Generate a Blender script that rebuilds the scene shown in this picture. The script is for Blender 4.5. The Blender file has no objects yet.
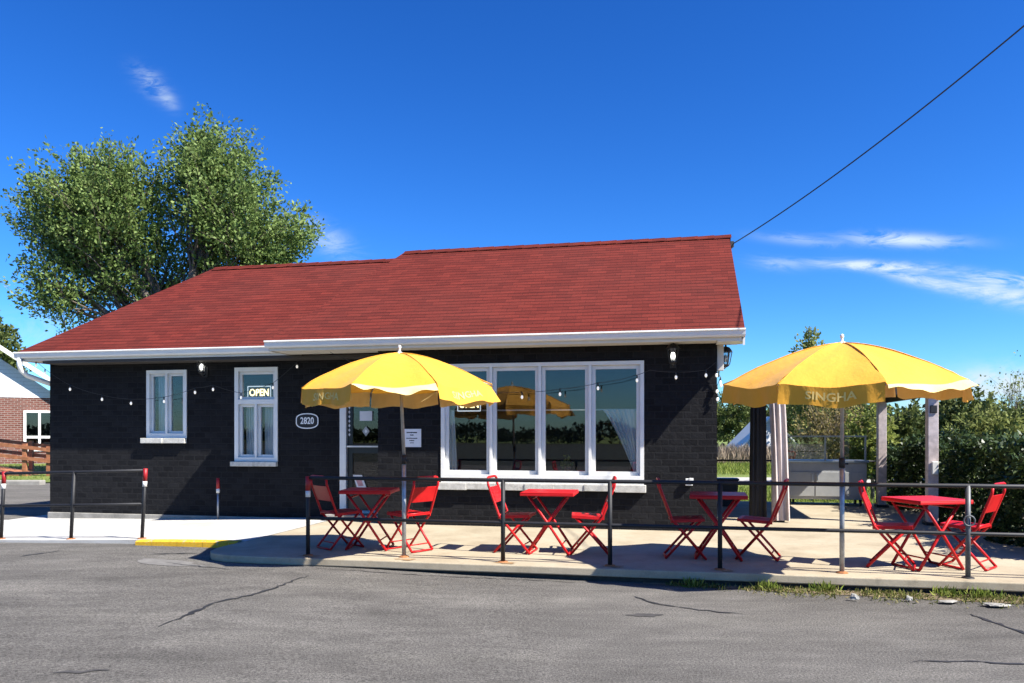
import bpy, bmesh, math, random
import numpy as np
from mathutils import Vector, Matrix, Euler
PI = math.pi
R = math.radians
sc = bpy.context.scene
COL = sc.collection
random.seed(7)

# ------------------------------------------------------------------ frames
TH = math.atan(.208); CT, ST = math.cos(TH), math.sin(TH)
OX, OY = .567, 11.64                       # facade frame: u along the wall, v into the house
CAMZ = 1.54
def W(u, v, z=0.0): return Vector((OX + u*CT + v*ST, OY - u*ST + v*CT, z))
def UVW(x, y): return ((x-OX)*CT - (y-OY)*ST, (x-OX)*ST + (y-OY)*CT)
def at(px, py, d): return Vector(((px-512)/780*d, d, CAMZ + (434-py)/780*d))   # survey of the photo: bearing + distance
def uof(px, v):
    t = (px-512)/780; ox, oy = OX+v*ST, OY+v*CT
    return (oy*t-ox)/(CT+t*ST)
def zof(px, py, v):
    u = uof(px, v); return CAMZ + (434-py)/780*(OY+v*CT-u*ST)

# ------------------------------------------------------------------ node helpers
def new_mat(name):
    m = bpy.data.materials.new(name); m.use_nodes = True
    nt = m.node_tree; b = nt.nodes['Principled BSDF']
    return m, nt, b
def nd(nt, t, **kw):
    n = nt.nodes.new(t)
    for k, v in kw.items():
        if k in n.inputs.keys(): n.inputs[k].default_value = v
        else: setattr(n, k, v)
    return n
def ramp(nt, fac, stops):
    r = nt.nodes.new('ShaderNodeValToRGB')
    while len(r.color_ramp.elements) < len(stops): r.color_ramp.elements.new(.5)
    for e, (p, c) in zip(r.color_ramp.elements, stops):
        e.position = p; e.color = (c[0], c[1], c[2], 1) if not isinstance(c, (int, float)) else (c, c, c, 1)
    nt.links.new(fac, r.inputs[0]); return r.outputs[0]
def mixc(nt, fac, a, b, mode='MIX'):
    m = nt.nodes.new('ShaderNodeMix'); m.data_type = 'RGBA'; m.blend_type = mode
    for i, x in ((0, fac), (6, a), (7, b)):
        if hasattr(x, 'links') or isinstance(x, bpy.types.NodeSocket): nt.links.new(x, m.inputs[i])
        elif isinstance(x, (int, float)): m.inputs[i].default_value = x if i == 0 else (x, x, x, 1)
        else: m.inputs[i].default_value = (x[0], x[1], x[2], 1)
    return m.outputs[2]
def noise(nt, scale, detail=4, rough=.6, coord='Object', stretch=None):
    tc = nt.nodes.new('ShaderNodeTexCoord'); o = tc.outputs[coord]
    if stretch:
        mp = nt.nodes.new('ShaderNodeMapping'); mp.inputs['Scale'].default_value = stretch
        nt.links.new(o, mp.inputs[0]); o = mp.outputs[0]
    n = nd(nt, 'ShaderNodeTexNoise', Scale=scale, Detail=detail, Roughness=rough)
    nt.links.new(o, n.inputs['Vector']); return n.outputs['Fac']
def bump(nt, b, h, strength=.3, dist=.01):
    bp = nd(nt, 'ShaderNodeBump', Strength=strength, Distance=dist)
    nt.links.new(h, bp.inputs['Height']); nt.links.new(bp.outputs[0], b.inputs['Normal'])
def simple(name, col, rough=.5, metal=0, var=.12, scale=9, bumpy=.08, coat=0, emit=None):
    m, nt, b = new_mat(name)
    n = noise(nt, scale, 5)
    d = tuple(c*(1-var) for c in col); l = tuple(min(1, c*(1+var)) for c in col)
    nt.links.new(ramp(nt, n, [(.3, d), (.7, l)]), b.inputs['Base Color'])
    b.inputs['Roughness'].default_value = rough; b.inputs['Metallic'].default_value = metal
    b.inputs['Coat Weight'].default_value = coat
    if bumpy: bump(nt, b, noise(nt, scale*6, 3), bumpy, .004)
    if emit:
        b.inputs['Emission Color'].default_value = (*emit[0], 1); b.inputs['Emission Strength'].default_value = emit[1]
    return m
def leafy(name, c0, c1, c2, trans=.3, rough=.55, spec=.12):
    m, nt, b = new_mat(name)
    a = nd(nt, 'ShaderNodeAttribute', attribute_name='tint')
    col = ramp(nt, a.outputs['Fac'], [(.0, c0), (.55, c1), (1, c2)])
    nt.links.new(col, b.inputs['Base Color']); b.inputs['Roughness'].default_value = rough; b.inputs['Specular IOR Level'].default_value = spec
    tr = nt.nodes.new('ShaderNodeBsdfTranslucent'); nt.links.new(col, tr.inputs[0])
    mx = nt.nodes.new('ShaderNodeMixShader'); mx.inputs[0].default_value = trans
    nt.links.new(b.outputs[0], mx.inputs[1]); nt.links.new(tr.outputs[0], mx.inputs[2])
    nt.links.new(mx.outputs[0], nt.nodes['Material Output'].inputs[0]); return m

M = {}
# asphalt
def asphalt():
    m, nt, b = new_mat('asphalt')
    big = noise(nt, .55, 6, .65, stretch=(.7, 1.6, 1)); mid = noise(nt, 3.2, 6, .7, stretch=(.5, 1.4, 1)); fine = noise(nt, 62, 4, .85); fine2 = noise(nt, 150, 2, .8); wear = noise(nt, .9, 5, .75, stretch=(.35, 1.2, 1))
    c = ramp(nt, big, [(.3, (.086, .080, .071)), (.5, (.116, .108, .096)), (.72, (.150, .140, .122))])
    c = mixc(nt, .5, c, ramp(nt, mid, [(.32, .32), (.68, .68)]), 'OVERLAY'); c = mixc(nt, .45, c, ramp(nt, wear, [(.35, .34), (.62, .62)]), 'OVERLAY')
    c = mixc(nt, .8, c, ramp(nt, fine, [(.36, .1), (.5, .5), (.64, .92)]), 'OVERLAY')
    c = mixc(nt, .5, c, ramp(nt, fine2, [(.3, .25), (.7, .75)]), 'OVERLAY')
    nt.links.new(c, b.inputs['Base Color']); b.inputs['Roughness'].default_value = .95; b.inputs['Specular IOR Level'].default_value = .2
    bump(nt, b, fine, .7, .015); return m
M['asphalt'] = asphalt()
def concrete(name, lo, mi, hi, sc_=1.4):
    m, nt, b = new_mat(name)
    big = noise(nt, sc_, 7, .7); fine = noise(nt, 60, 4, .7); spot = noise(nt, 7, 3, .6)
    c = ramp(nt, big, [(.3, lo), (.5, mi), (.72, hi)])
    c = mixc(nt, .35, c, ramp(nt, fine, [(.3, .36), (.7, .62)]), 'OVERLAY')
    c = mixc(nt, .5, c, ramp(nt, spot, [(.26, .26), (.40, .5)]), 'OVERLAY')
    nt.links.new(c, b.inputs['Base Color']); b.inputs['Roughness'].default_value = .85
    bump(nt, b, fine, .25, .006); return m
M['concrete'] = concrete('patio_concrete', (.28, .227, .148), (.365, .306, .208), (.42, .362, .262))
M['concrete_pale'] = concrete('pale_concrete', (.38, .36, .32), (.46, .445, .405), (.52, .505, .47))
M['concrete_old'] = concrete('old_concrete', (.16, .15, .13), (.26, .245, .21), (.36, .34, .30), 3)
M['stone'] = concrete('rough_stone', (.36, .34, .29), (.5, .48, .42), (.62, .6, .54), 12)
def brick(name, c1, c2, mort, bw, bh, ms, rough, bstr, dist=.012, uv=True):
    m, nt, b = new_mat(name)
    tc = nt.nodes.new('ShaderNodeTexCoord')
    br = nd(nt, 'ShaderNodeTexBrick', offset=.5)
    br.inputs['Scale'].default_value = 1; br.inputs['Brick Width'].default_value = bw; br.inputs['Row Height'].default_value = bh
    br.inputs['Mortar Size'].default_value = ms; br.inputs['Mortar Smooth'].default_value = .25; br.inputs['Bias'].default_value = 0
    br.inputs['Color1'].default_value = (*c1, 1); br.inputs['Color2'].default_value = (*c2, 1); br.inputs['Mortar'].default_value = (*mort, 1)
    nt.links.new(tc.outputs['UV'], br.inputs['Vector'])
    n = noise(nt, 14, 5, .7, 'UV'); n2 = noise(nt, 1.1, 4, .6, 'UV')
    c = mixc(nt, .55, br.outputs['Color'], ramp(nt, n, [(.3, .32), (.7, .68)]), 'OVERLAY')
    c = mixc(nt, .4, c, ramp(nt, n2, [(.3, .38), (.7, .62)]), 'OVERLAY')
    nt.links.new(c, b.inputs['Base Color']); b.inputs['Roughness'].default_value = rough; b.inputs['Specular IOR Level'].default_value = .12
    inv = nd(nt, 'ShaderNodeMath', operation='MULTIPLY_ADD'); inv.inputs[1].default_value = -1; inv.inputs[2].default_value = 1
    nt.links.new(br.outputs['Fac'], inv.inputs[0])
    ad = nd(nt, 'ShaderNodeMath', operation='MULTIPLY_ADD'); ad.inputs[1].default_value = .35
    nt.links.new(n, ad.inputs[0]); nt.links.new(inv.outputs[0], ad.inputs[2])
    bump(nt, b, ad.outputs[0], bstr, dist); return m
M['black_brick'] = brick('black_painted_brick', (.0085, .0085, .0096), (.0155, .0155, .0168), (.0175, .0175, .0185), .205, .098, .012, .8, 1.0, .03)
M['red_brick'] = brick('red_brick', (.13, .045, .034), (.19, .072, .054), (.26, .22, .19), .24, .085, .012, .85, .4)
M['siding'] = brick('white_siding', (.72, .72, .72), (.74, .74, .74), (.5, .5, .5), 40, .16, .008, .6, .4)
def shingles():
    m, nt, b = new_mat('red_shingles')
    tc = nt.nodes.new('ShaderNodeTexCoord')
    br = nd(nt, 'ShaderNodeTexBrick', offset=.37)
    br.inputs['Scale'].default_value = 1; br.inputs['Brick Width'].default_value = .24; br.inputs['Row Height'].default_value = .125
    br.inputs['Mortar Size'].default_value = .0022; br.inputs['Mortar Smooth'].default_value = .5
    br.inputs['Color1'].default_value = (.104, .0152, .0102, 1); br.inputs['Color2'].default_value = (.144, .0218, .0142, 1); br.inputs['Mortar'].default_value = (.030, .006, .005, 1)
    nt.links.new(tc.outputs['UV'], br.inputs['Vector'])
    st = noise(nt, 1.6, 7, .75, 'UV', (.8, 7.5, 1)); fine = noise(nt, 34, 4, .85, 'UV'); big = noise(nt, .5, 3, .6, 'UV')
    c = mixc(nt, .75, br.outputs['Color'], ramp(nt, st, [(.3, .28), (.5, .5), (.7, .66)]), 'OVERLAY')
    c = mixc(nt, .5, c, ramp(nt, fine, [(.3, .3), (.7, .7)]), 'OVERLAY')
    c = mixc(nt, ramp(nt, big, [(.4, 0), (.75, .22)]), c, (.075, .030, .024))
    nt.links.new(c, b.inputs['Base Color']); b.inputs['Roughness'].default_value = .9; b.inputs['Specular IOR Level'].default_value = .15
    # each course steps up towards its lower edge
    sx = nt.nodes.new('ShaderNodeSeparateXYZ'); nt.links.new(tc.outputs['UV'], sx.inputs[0])
    dv = nd(nt, 'ShaderNodeMath', operation='DIVIDE'); dv.inputs[1].default_value = .125; nt.links.new(sx.outputs[1], dv.inputs[0])
    fr = nd(nt, 'ShaderNodeMath', operation='FRACT'); nt.links.new(dv.outputs[0], fr.inputs[0])
    iv = nd(nt, 'ShaderNodeMath', operation='MULTIPLY_ADD'); iv.inputs[1].default_value = -1; iv.inputs[2].default_value = 1; nt.links.new(fr.outputs[0], iv.inputs[0])
    ln = ramp(nt, fr.outputs[0], [(0, .42), (.13, .5), (.24, 1)]); c = mixc(nt, 1.0, c, ln, 'MULTIPLY'); nt.links.new(c, b.inputs['Base Color'])  # shadow line of each course multiplied into the colour
    ad = nd(nt, 'ShaderNodeMath', operation='MULTIPLY_ADD'); ad.inputs[1].default_value = .4; nt.links.new(fine, ad.inputs[0]); nt.links.new(iv.outputs[0], ad.inputs[2])
    bump(nt, b, ad.outputs[0], .8, .012); return m
M['shingle'] = shingles()
M['white'] = simple('white_paint', (.76, .745, .69), .45, var=.06, scale=4, bumpy=.04)
M['white_metal'] = simple('white_aluminium', (.72, .71, .655), .38, var=.05, scale=3, bumpy=.02)
M['soffit'] = simple('soffit_white', (.62, .59, .52), .6, var=.06, bumpy=.03)
M['black'] = simple('black_metal', (.009, .009, .010), .6, var=.3, scale=20)
M['black_door'] = simple('black_door_paint', (.012, .012, .013), .3, var=.2, scale=6)
M['rubber'] = simple('black_plastic', (.02, .02, .02), .5)
M['galv'] = simple('galvanised_steel', (.33, .34, .35), .45, .6, var=.25, scale=16)
M['dull_steel'] = simple('dull_steel', (.10, .105, .11), .55, .3, var=.25, scale=16)
M['rust'] = simple('rusty_plate', (.30, .11, .035), .9, var=.5, scale=30, bumpy=.3)
def chair_red():
    m, nt, b = new_mat('red_enamel')
    n = noise(nt, 6, 5); n2 = noise(nt, 40, 4, .7)
    c = ramp(nt, n, [(.3, (.44, .007, .009)), (.7, (.56, .013, .014))])
    c = mixc(nt, ramp(nt, n2, [(.70, 0), (.78, .7)]), c, (.25, .02, .02))
    nt.links.new(c, b.inputs['Base Color']); b.inputs['Roughness'].default_value = .42; b.inputs['Specular IOR Level'].default_value = .3
    return m
M['red'] = chair_red()
M['red_tape'] = simple('red_reflector', (.30, .008, .010), .5)
M['white_tape'] = simple('white_reflector', (.7, .68, .62), .4)
def cloth(name, col, trans, wr=.12):
    m, nt, b = new_mat(name)
    n = noise(nt, 3.0, 6, .65); fine = noise(nt, 260, 2)
    c = ramp(nt, n, [(.3, tuple(x*(1-wr) for x in col)), (.7, tuple(min(1, x*(1+wr*.5)) for x in col))])
    nt.links.new(c, b.inputs['Base Color']); b.inputs['Roughness'].default_value = .75; b.inputs['Sheen Weight'].default_value = .1
    tr = nt.nodes.new('ShaderNodeBsdfTranslucent'); nt.links.new(c, tr.inputs[0])
    crease = noise(nt, 5.5, 5, .6, stretch=(1, 1, .5))
    bp = nd(nt, 'ShaderNodeBump', Strength=.5, Distance=.03); nt.links.new(crease, bp.inputs['Height'])
    nt.links.new(bp.outputs[0], b.inputs['Normal']); nt.links.new(bp.outputs[0], tr.inputs['Normal'])
    mx = nt.nodes.new('ShaderNodeMixShader'); mx.inputs[0].default_value = trans
    nt.links.new(b.outputs[0], mx.inputs[1]); nt.links.new(tr.outputs[0], mx.inputs[2])
    nt.links.new(mx.outputs[0], nt.nodes['Material Output'].inputs[0]); return m
M['yellow'] = cloth('yellow_canvas', (.86, .405, .026), .2, .05)
M['cloth_white'] = cloth('white_canvas_lining', (.88, .70, .30), .2)
M['lettering'] = simple('pale_print', (.84, .56, .15), .7, var=.05, bumpy=0)
M['drape_beige'] = cloth('beige_drape', (.62, .52, .47), .12, .25)
M['drape_black'] = cloth('black_drape', (.018, .017, .016), .02, .3)
def sheer():
    m, nt, b = new_mat('sheer_voile'); b.inputs['Base Color'].default_value = (.88, .87, .84, 1); b.inputs['Roughness'].default_value = .9
    t = nt.nodes.new('ShaderNodeBsdfTransparent'); mx = nt.nodes.new('ShaderNodeMixShader')
    nt.links.new(ramp(nt, noise(nt, 120, 2), [(.3, .88), (.7, 1)]), mx.inputs[0])
    nt.links.new(t.outputs[0], mx.inputs[1]); nt.links.new(b.outputs[0], mx.inputs[2])
    nt.links.new(mx.outputs[0], nt.nodes['Material Output'].inputs[0]); return m
M['sheer'] = sheer()
def glass(name, refl, tint):
    m, nt, b = new_mat(name); nt.nodes.remove(b)
    t = nt.nodes.new('ShaderNodeBsdfTransparent'); t.inputs[0].default_value = (*tint, 1)
    g = nt.nodes.new('ShaderNodeBsdfGlossy'); g.inputs['Roughness'].default_value = .006
    bp = nd(nt, 'ShaderNodeBump', Strength=.012, Distance=.02); nt.links.new(noise(nt, 1.6, 2), bp.inputs['Height']); nt.links.new(bp.outputs[0], g.inputs['Normal'])
    lw = nd(nt, 'ShaderNodeFresnel', IOR=1.5)
    ma = nd(nt, 'ShaderNodeMath', operation='MULTIPLY_ADD'); ma.inputs[1].default_value = .8; ma.inputs[2].default_value = refl
    ma.use_clamp = True; nt.links.new(lw.outputs[0], ma.inputs[0])
    mx = nt.nodes.new('ShaderNodeMixShader'); nt.links.new(ma.outputs[0], mx.inputs[0])
    nt.links.new(t.outputs[0], mx.inputs[1]); nt.links.new(g.outputs[0], mx.inputs[2])
    nt.links.new(mx.outputs[0], nt.nodes['Material Output'].inputs[0]); return m
M['glass'] = glass('window_glass', .028, (.92, .94, .94))
M['acrylic'] = glass('clear_acrylic', .12, (.82, .85, .85))
M['bulb'] = simple('lit_bulb', (.9, .88, .8), .3, var=0, bumpy=0, emit=((1, .93, .8), .25))
M['lamp_lit'] = simple('lantern_lamp', (.9, .9, .85), .3, var=0, bumpy=0, emit=((1, .97, .92), 1.6))
M['neon'] = simple('neon_letters', (.9, .8, .4), .4, var=0, bumpy=0, emit=((1, .82, .38), 1.5))
M['neon_frame'] = simple('neon_border', (.7, .75, .75), .4, var=0, bumpy=0, emit=((.75, .85, .95), .35))
M['paper'] = simple('paper', (.72, .72, .72), .8, var=.05, bumpy=0)
M['ink'] = simple('black_ink', (.02, .02, .025), .7, bumpy=0)
M['pink'] = simple('pink_print', (.55, .28, .28), .7, var=.3, bumpy=0)
M['sign_white'] = simple('sign_white', (.8, .8, .78), .5, var=.02, bumpy=0)
def worn_yellow():
    m, nt, b = new_mat('worn_yellow_paint')
    c = mixc(nt, ramp(nt, noise(nt, 9, 6, .75), [(.57, 0), (.62, 1)]), (.60, .345, .016), (.33, .30, .25))
    c = mixc(nt, .5, c, ramp(nt, noise(nt, 30, 4, .7), [(.3, .3), (.7, .7)]), 'OVERLAY')
    nt.links.new(c, b.inputs['Base Color']); b.inputs['Roughness'].default_value = .8; bump(nt, b, noise(nt, 40, 3), .3, .006); return m
M['kerb_yellow'] = worn_yellow()
M['steel'] = simple('grey_cabinet_paint', (.36, .365, .355), .4, .0, var=.1, scale=5)
M['steel_top'] = simple('brushed_counter', (.36, .37, .37), .3, .8, var=.1, scale=12)
M['post_wood'] = simple('weathered_timber', (.52, .44, .41), .8, var=.25, scale=10, bumpy=.25)
M['dark_metal_roof'] = simple('dark_brown_canopy', (.020, .016, .015), .7)
M['ramp_wood'] = simple('stained_wood', (.30, .115, .05), .75, var=.35, scale=8, bumpy=.2)
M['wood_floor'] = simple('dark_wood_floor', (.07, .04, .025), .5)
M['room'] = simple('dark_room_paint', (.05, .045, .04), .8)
M['terracotta'] = simple('terracotta', (.35, .14, .08), .8)
M['bark'] = simple('bark', (.12, .095, .075), .95, var=.4, scale=14, bumpy=.4)
M['bark_pale'] = simple('pale_bark', (.30, .24, .17), .95, var=.3, scale=14, bumpy=.3)
M['maple'] = leafy('maple_leaves', (.072, .118, .032), (.165, .240, .068), (.310, .385, .140), .34)
M['dark_leaf'] = leafy('dark_leaves', (.045, .068, .020), (.105, .135, .040), (.20, .22, .075), .28)
M['mid_leaf'] = leafy('mid_leaves', (.10, .125, .034), (.195, .22, .065), (.30, .32, .11), .32)
M['lime_leaf'] = leafy('lime_leaves', (.11, .14, .025), (.24, .27, .06), (.36, .38, .11), .38)
M['tan_leaf'] = leafy('budding_twigs', (.13, .10, .035), (.21, .165, .06), (.29, .25, .08), .25)
M['hedge_leaf'] = leafy('glossy_hedge_leaves', (.018, .034, .011), (.040, .066, .019), (.115, .155, .04), .15, .4, .22)
M['far_leaf'] = leafy('far_wood_leaves', (.012, .018, .008), (.022, .030, .013), (.036, .046, .020), .2, .8)
M['grass_blade'] = leafy('grass_blades', (.075, .12, .018), (.18, .235, .04), (.30, .31, .08), .35, .6)
M['weed_blade'] = leafy('weed_blades', (.06, .085, .015), (.15, .16, .04), (.30, .24, .11), .3, .6)
M['reed'] = leafy('dry_reeds', (.16, .12, .085), (.24, .19, .14), (.33, .27, .20), .2, .8)
def lawn():
    m, nt, b = new_mat('lawn')
    n = noise(nt, .35, 5, .7); f = noise(nt, 16, 5, .8)
    c = ramp(nt, n, [(.35, (.10, .145, .022)), (.6, (.16, .20, .035)), (.8, (.21, .20, .06))])
    c = mixc(nt, .7, c, ramp(nt, f, [(.3, .25), (.7, .75)]), 'OVERLAY')
    nt.links.new(c, b.inputs['Base Color']); b.inputs['Roughness'].default_value = .95
    bump(nt, b, f, .8, .05); return m
M['lawn'] = lawn()
M['soil'] = simple('dark_field_soil', (.030, .030, .014), .95, var=.4, scale=1.5, bumpy=.4)
M['litter'] = concrete('pale_rubble', (.16, .15, .13), (.27, .26, .23), (.38, .37, .33), 14)
M['rust_stain'] = simple('rust_stain', (.30, .185, .085), .9, var=.3, scale=20, bumpy=.1)
M['gravel'] = concrete('gravel_path', (.30, .27, .23), (.40, .37, .32), (.5, .47, .42), 5)
M['tar'] = simple('tar_seal', (.022, .022, .022), .6, var=.4, scale=10)
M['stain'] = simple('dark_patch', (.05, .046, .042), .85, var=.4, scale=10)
M['pale_patch'] = concrete('pale_patch', (.11, .103, .093), (.15, .142, .128), (.20, .19, .17), 6)

# ------------------------------------------------------------------ mesh builder
class MB:
    def __init__(s): s.v = []; s.f = []; s.mi = []; s.smooth = []
    def add(s, vs, fs, mi=0, sm=False):
        o = len(s.v); s.v += [tuple(v) for v in vs]
        for f in fs: s.f.append(tuple(i+o for i in f)); s.mi.append(mi); s.smooth.append(sm)
        return s
    def box(s, x0, x1, y0, y1, z0, z1, mi=0, mat=None):
        vs = [Vector((x, y, z)) for z in (z0, z1) for y in (y0, y1) for x in (x0, x1)]
        if mat: vs = [mat @ v for v in vs]
        return s.add(vs, [(0, 2, 3, 1), (4, 5, 7, 6), (0, 1, 5, 4), (2, 6, 7, 3), (0, 4, 6, 2), (1, 3, 7, 5)], mi)
    def bar(s, p, q, w, h=None, up=(0, 0, 1), mi=0):
        p, q = Vector(p), Vector(q); h = h or w; d = (q-p); L = d.length; d.normalize()
        a = d.cross(Vector(up))
        if a.length < 1e-4: a = d.cross(Vector((1, 0, 0)))
        a.normalize(); b = a.cross(d)
        m = Matrix((( d.x, a.x, b.x, p.x), (d.y, a.y, b.y, p.y), (d.z, a.z, b.z, p.z), (0, 0, 0, 1)))
        return s.box(0, L, -w/2, w/2, -h/2, h/2, mi, m)
    def tube(s, pts, r, n=8, mi=0, cap=True):
        pts = [Vector(p) for p in pts]; rs = r if isinstance(r, (list, tuple)) else [r]*len(pts)
        base = len(s.v); prev = None; vs = []
        for i, p in enumerate(pts):
            d = (pts[min(i+1, len(pts)-1)]-pts[max(i-1, 0)]); d.normalize()
            if prev is None: a = d.orthogonal().normalized()
            else:
                a = prev - d*prev.dot(d)
                a = a.normalized() if a.length > 1e-5 else d.orthogonal().normalized()
            prev = a; b = d.cross(a)
            for k in range(n):
                t = 2*PI*k/n; vs.append(p + (a*math.cos(t)+b*math.sin(t))*rs[i])
        fs = [(i*n+k, i*n+(k+1) % n, (i+1)*n+(k+1) % n, (i+1)*n+k) for i in range(len(pts)-1) for k in range(n)]
        s.add(vs, fs, mi, True)
        if cap:
            s.f += [tuple(base+k for k in reversed(range(n))), tuple(base+(len(pts)-1)*n+k for k in range(n))]; s.mi += [mi]*2; s.smooth += [False]*2
        return s
    def lathe(s, prof, n=16, c=(0, 0, 0), mi=0):
        vs = [(c[0]+r*math.cos(2*PI*k/n), c[1]+r*math.sin(2*PI*k/n), c[2]+z) for r, z in prof for k in range(n)]
        fs = [(i*n+k, i*n+(k+1) % n, (i+1)*n+(k+1) % n, (i+1)*n+k) for i in range(len(prof)-1) for k in range(n)]
        return s.add(vs, fs, mi, True)
    def prism(s, poly, z0, z1, mi=0):
        n = len(poly); zt = z1 if callable(z1) else (lambda x, y: z1)
        vs = [(x, y, z0) for x, y in poly]+[(x, y, zt(x, y)) for x, y in poly]
        return s.add(vs, [tuple(reversed(range(n))), tuple(range(n, 2*n))]+[(i, (i+1) % n, n+(i+1) % n, n+i) for i in range(n)], mi)
    def plate(s, x0, x1, z0, z1, holes, y0, y1, mi=0):       # slab in the xz plane with rectangular holes, faces y0 (front) and y1
        xs = sorted({x0, x1, *[h[0] for h in holes], *[h[1] for h in holes]}); zs = sorted({z0, z1, *[h[2] for h in holes], *[h[3] for h in holes]})
        nx, nz = len(xs)-1, len(zs)-1
        def full(i, k):
            if i < 0 or k < 0 or i >= nx or k >= nz: return False
            cx, cz = (xs[i]+xs[i+1])/2, (zs[k]+zs[k+1])/2
            return not any(h[0] < cx < h[1] and h[2] < cz < h[3] for h in holes)
        for i in range(nx):
            for k in range(nz):
                if not full(i, k): continue
                a, b, c, d = xs[i], xs[i+1], zs[k], zs[k+1]
                s.add([(a, y0, c), (b, y0, c), (b, y0, d), (a, y0, d)], [(0, 1, 2, 3)], mi)
                s.add([(a, y1, c), (b, y1, c), (b, y1, d), (a, y1, d)], [(3, 2, 1, 0)], mi)
                if not full(i-1, k): s.add([(a, y0, c), (a, y1, c), (a, y1, d), (a, y0, d)], [(3, 2, 1, 0)], mi)
                if not full(i+1, k): s.add([(b, y0, c), (b, y1, c), (b, y1, d), (b, y0, d)], [(0, 1, 2, 3)], mi)
                if not full(i, k-1): s.add([(a, y0, c), (b, y0, c), (b, y1, c), (a, y1, c)], [(3, 2, 1, 0)], mi)
                if not full(i, k+1): s.add([(a, y0, d), (b, y0, d), (b, y1, d), (a, y1, d)], [(0, 1, 2, 3)], mi)
        return s
    def build(s, name, mats, parent=None, bevel=0, uv=False, smooth=None):
        me = bpy.data.meshes.new(name); me.from_pydata(s.v, [], s.f)
        for m in (mats if isinstance(mats, (list, tuple)) else [mats]): me.materials.append(m)
        me.polygons.foreach_set('material_index', s.mi)
        me.polygons.foreach_set('use_smooth', s.smooth if smooth is None else [smooth]*len(s.f))
        if uv:
            ul = me.uv_layers.new(name='UVMap')
            for p in me.polygons:
                n = p.normal
                for li in p.loop_indices:
                    c = me.vertices[me.loops[li].vertex_index].co
                    if uv == 'roof':
                        if abs(n.y) >= abs(n.x): t = (c.x, (c.z-2.97)/.515)
                        else: t = (c.y, (c.z-2.97)/.515)
                    elif abs(n.z) > .7: t = (c.x, c.y)
                    elif abs(n.x) > abs(n.y): t = (c.y, c.z)
                    else: t = (c.x, c.z)
                    ul.data[li].uv = t
        me.update()
        o = bpy.data.objects.new(name, me); COL.objects.link(o)
        if parent: o.parent = parent
        if bevel:
            b = o.modifiers.new('edge', 'BEVEL'); b.width = bevel; b.segments = 2; b.limit_method = 'ANGLE'
        return o

def tag(o, label=None, cat=None, group=None, kind=None):
    if label: o['label'] = label
    if cat: o['category'] = cat
    if group: o['group'] = group
    if kind: o['kind'] = kind
    return o
def empty(name, loc, rz=0.0):
    o = bpy.data.objects.new(name, None); COL.objects.link(o); o.location = loc; o.rotation_euler = (0, 0, rz); o.empty_display_size = .2; return o
def put(o, u, v, z=0, rz=0.0):
    o.location = W(u, v, z); o.rotation_euler = (0, 0, -TH+rz); return o
def copy_tree(o, parent=None):
    c = o.copy(); COL.objects.link(c)
    if parent: c.parent = parent
    for ch in list(o.children): copy_tree(ch, c)
    return c
def text_geo(s, size, extrude=0.0, bold=False):
    cu = bpy.data.curves.new('txt', 'FONT'); cu.body = s; cu.size = size; cu.extrude = extrude; cu.align_x = 'CENTER'; cu.align_y = 'CENTER'; cu.resolution_u = 3
    if bold: cu.offset = size*.022
    ob = bpy.data.objects.new('txt', cu); COL.objects.link(ob)
    dg = bpy.context.evaluated_depsgraph_get(); dg.update()
    me = bpy.data.meshes.new_from_object(ob.evaluated_get(dg))
    vs = [Vector(v.co) for v in me.vertices]; fs = [tuple(p.vertices) for p in me.polygons]
    bpy.data.objects.remove(ob); bpy.data.curves.remove(cu); bpy.data.meshes.remove(me)
    return vs, fs

# ------------------------------------------------------------------ ground, road, patio
def smooth(t): t = max(0, min(1, t)); return t*t*(3-2*t)
def zroad(x, y): return .055*smooth((-x+.6)/3.2)*(1-smooth((-x-4.6)/3.5))
g = MB()                                                     # one sheet to the horizon
g.add([(-900, -900, -.06), (900, -900, -.06), (900, 1500, -.06), (-900, 1500, -.06)], [(0, 1, 2, 3)])
tag(g.build('ground', M['lawn']), kind='structure')
g = MB()
xs = [-60, -40, -28] + [x*.5 for x in range(-44, 25)] + [14, 18, 28, 60]; ys = [-12, -7, -3, 0, 2, 4, 5, 6, 7, 8, 9, 10, 10.5, 11, 11.5, 12, 13, 14]
vs = [(x, y, zroad(x, y)) for y in ys for x in xs]; nx = len(xs)
fs = []
for j in range(len(ys)-1):
    for i in range(nx-1):
        cx, cy = (xs[i]+xs[i+1])/2, (ys[j]+ys[j+1])/2; u, v = UVW(cx, cy)
        if v < .6 or u < -9: fs.append((j*nx+i, j*nx+i+1, (j+1)*nx+i+1, (j+1)*nx+i))
g.add(vs, fs, sm=True)
tag(g.build('road', M['asphalt']), kind='structure')
g = MB(); g.add([(-40, 13.98, .002), (-7.6, 13.98, .002), (-8.2, 24.5, .0), (-40, 24.5, 0)], [(0, 1, 2, 3)])
tag(g.build('driveway', M['asphalt']), kind='structure')
g = MB(); g.add([(-160, -94, -.03), (160, -94, -.03), (120, -12, -.03), (-120, -12, -.03)], [(0, 1, 2, 3)]); tag(g.build('field', M['soil']), kind='structure')
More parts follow.
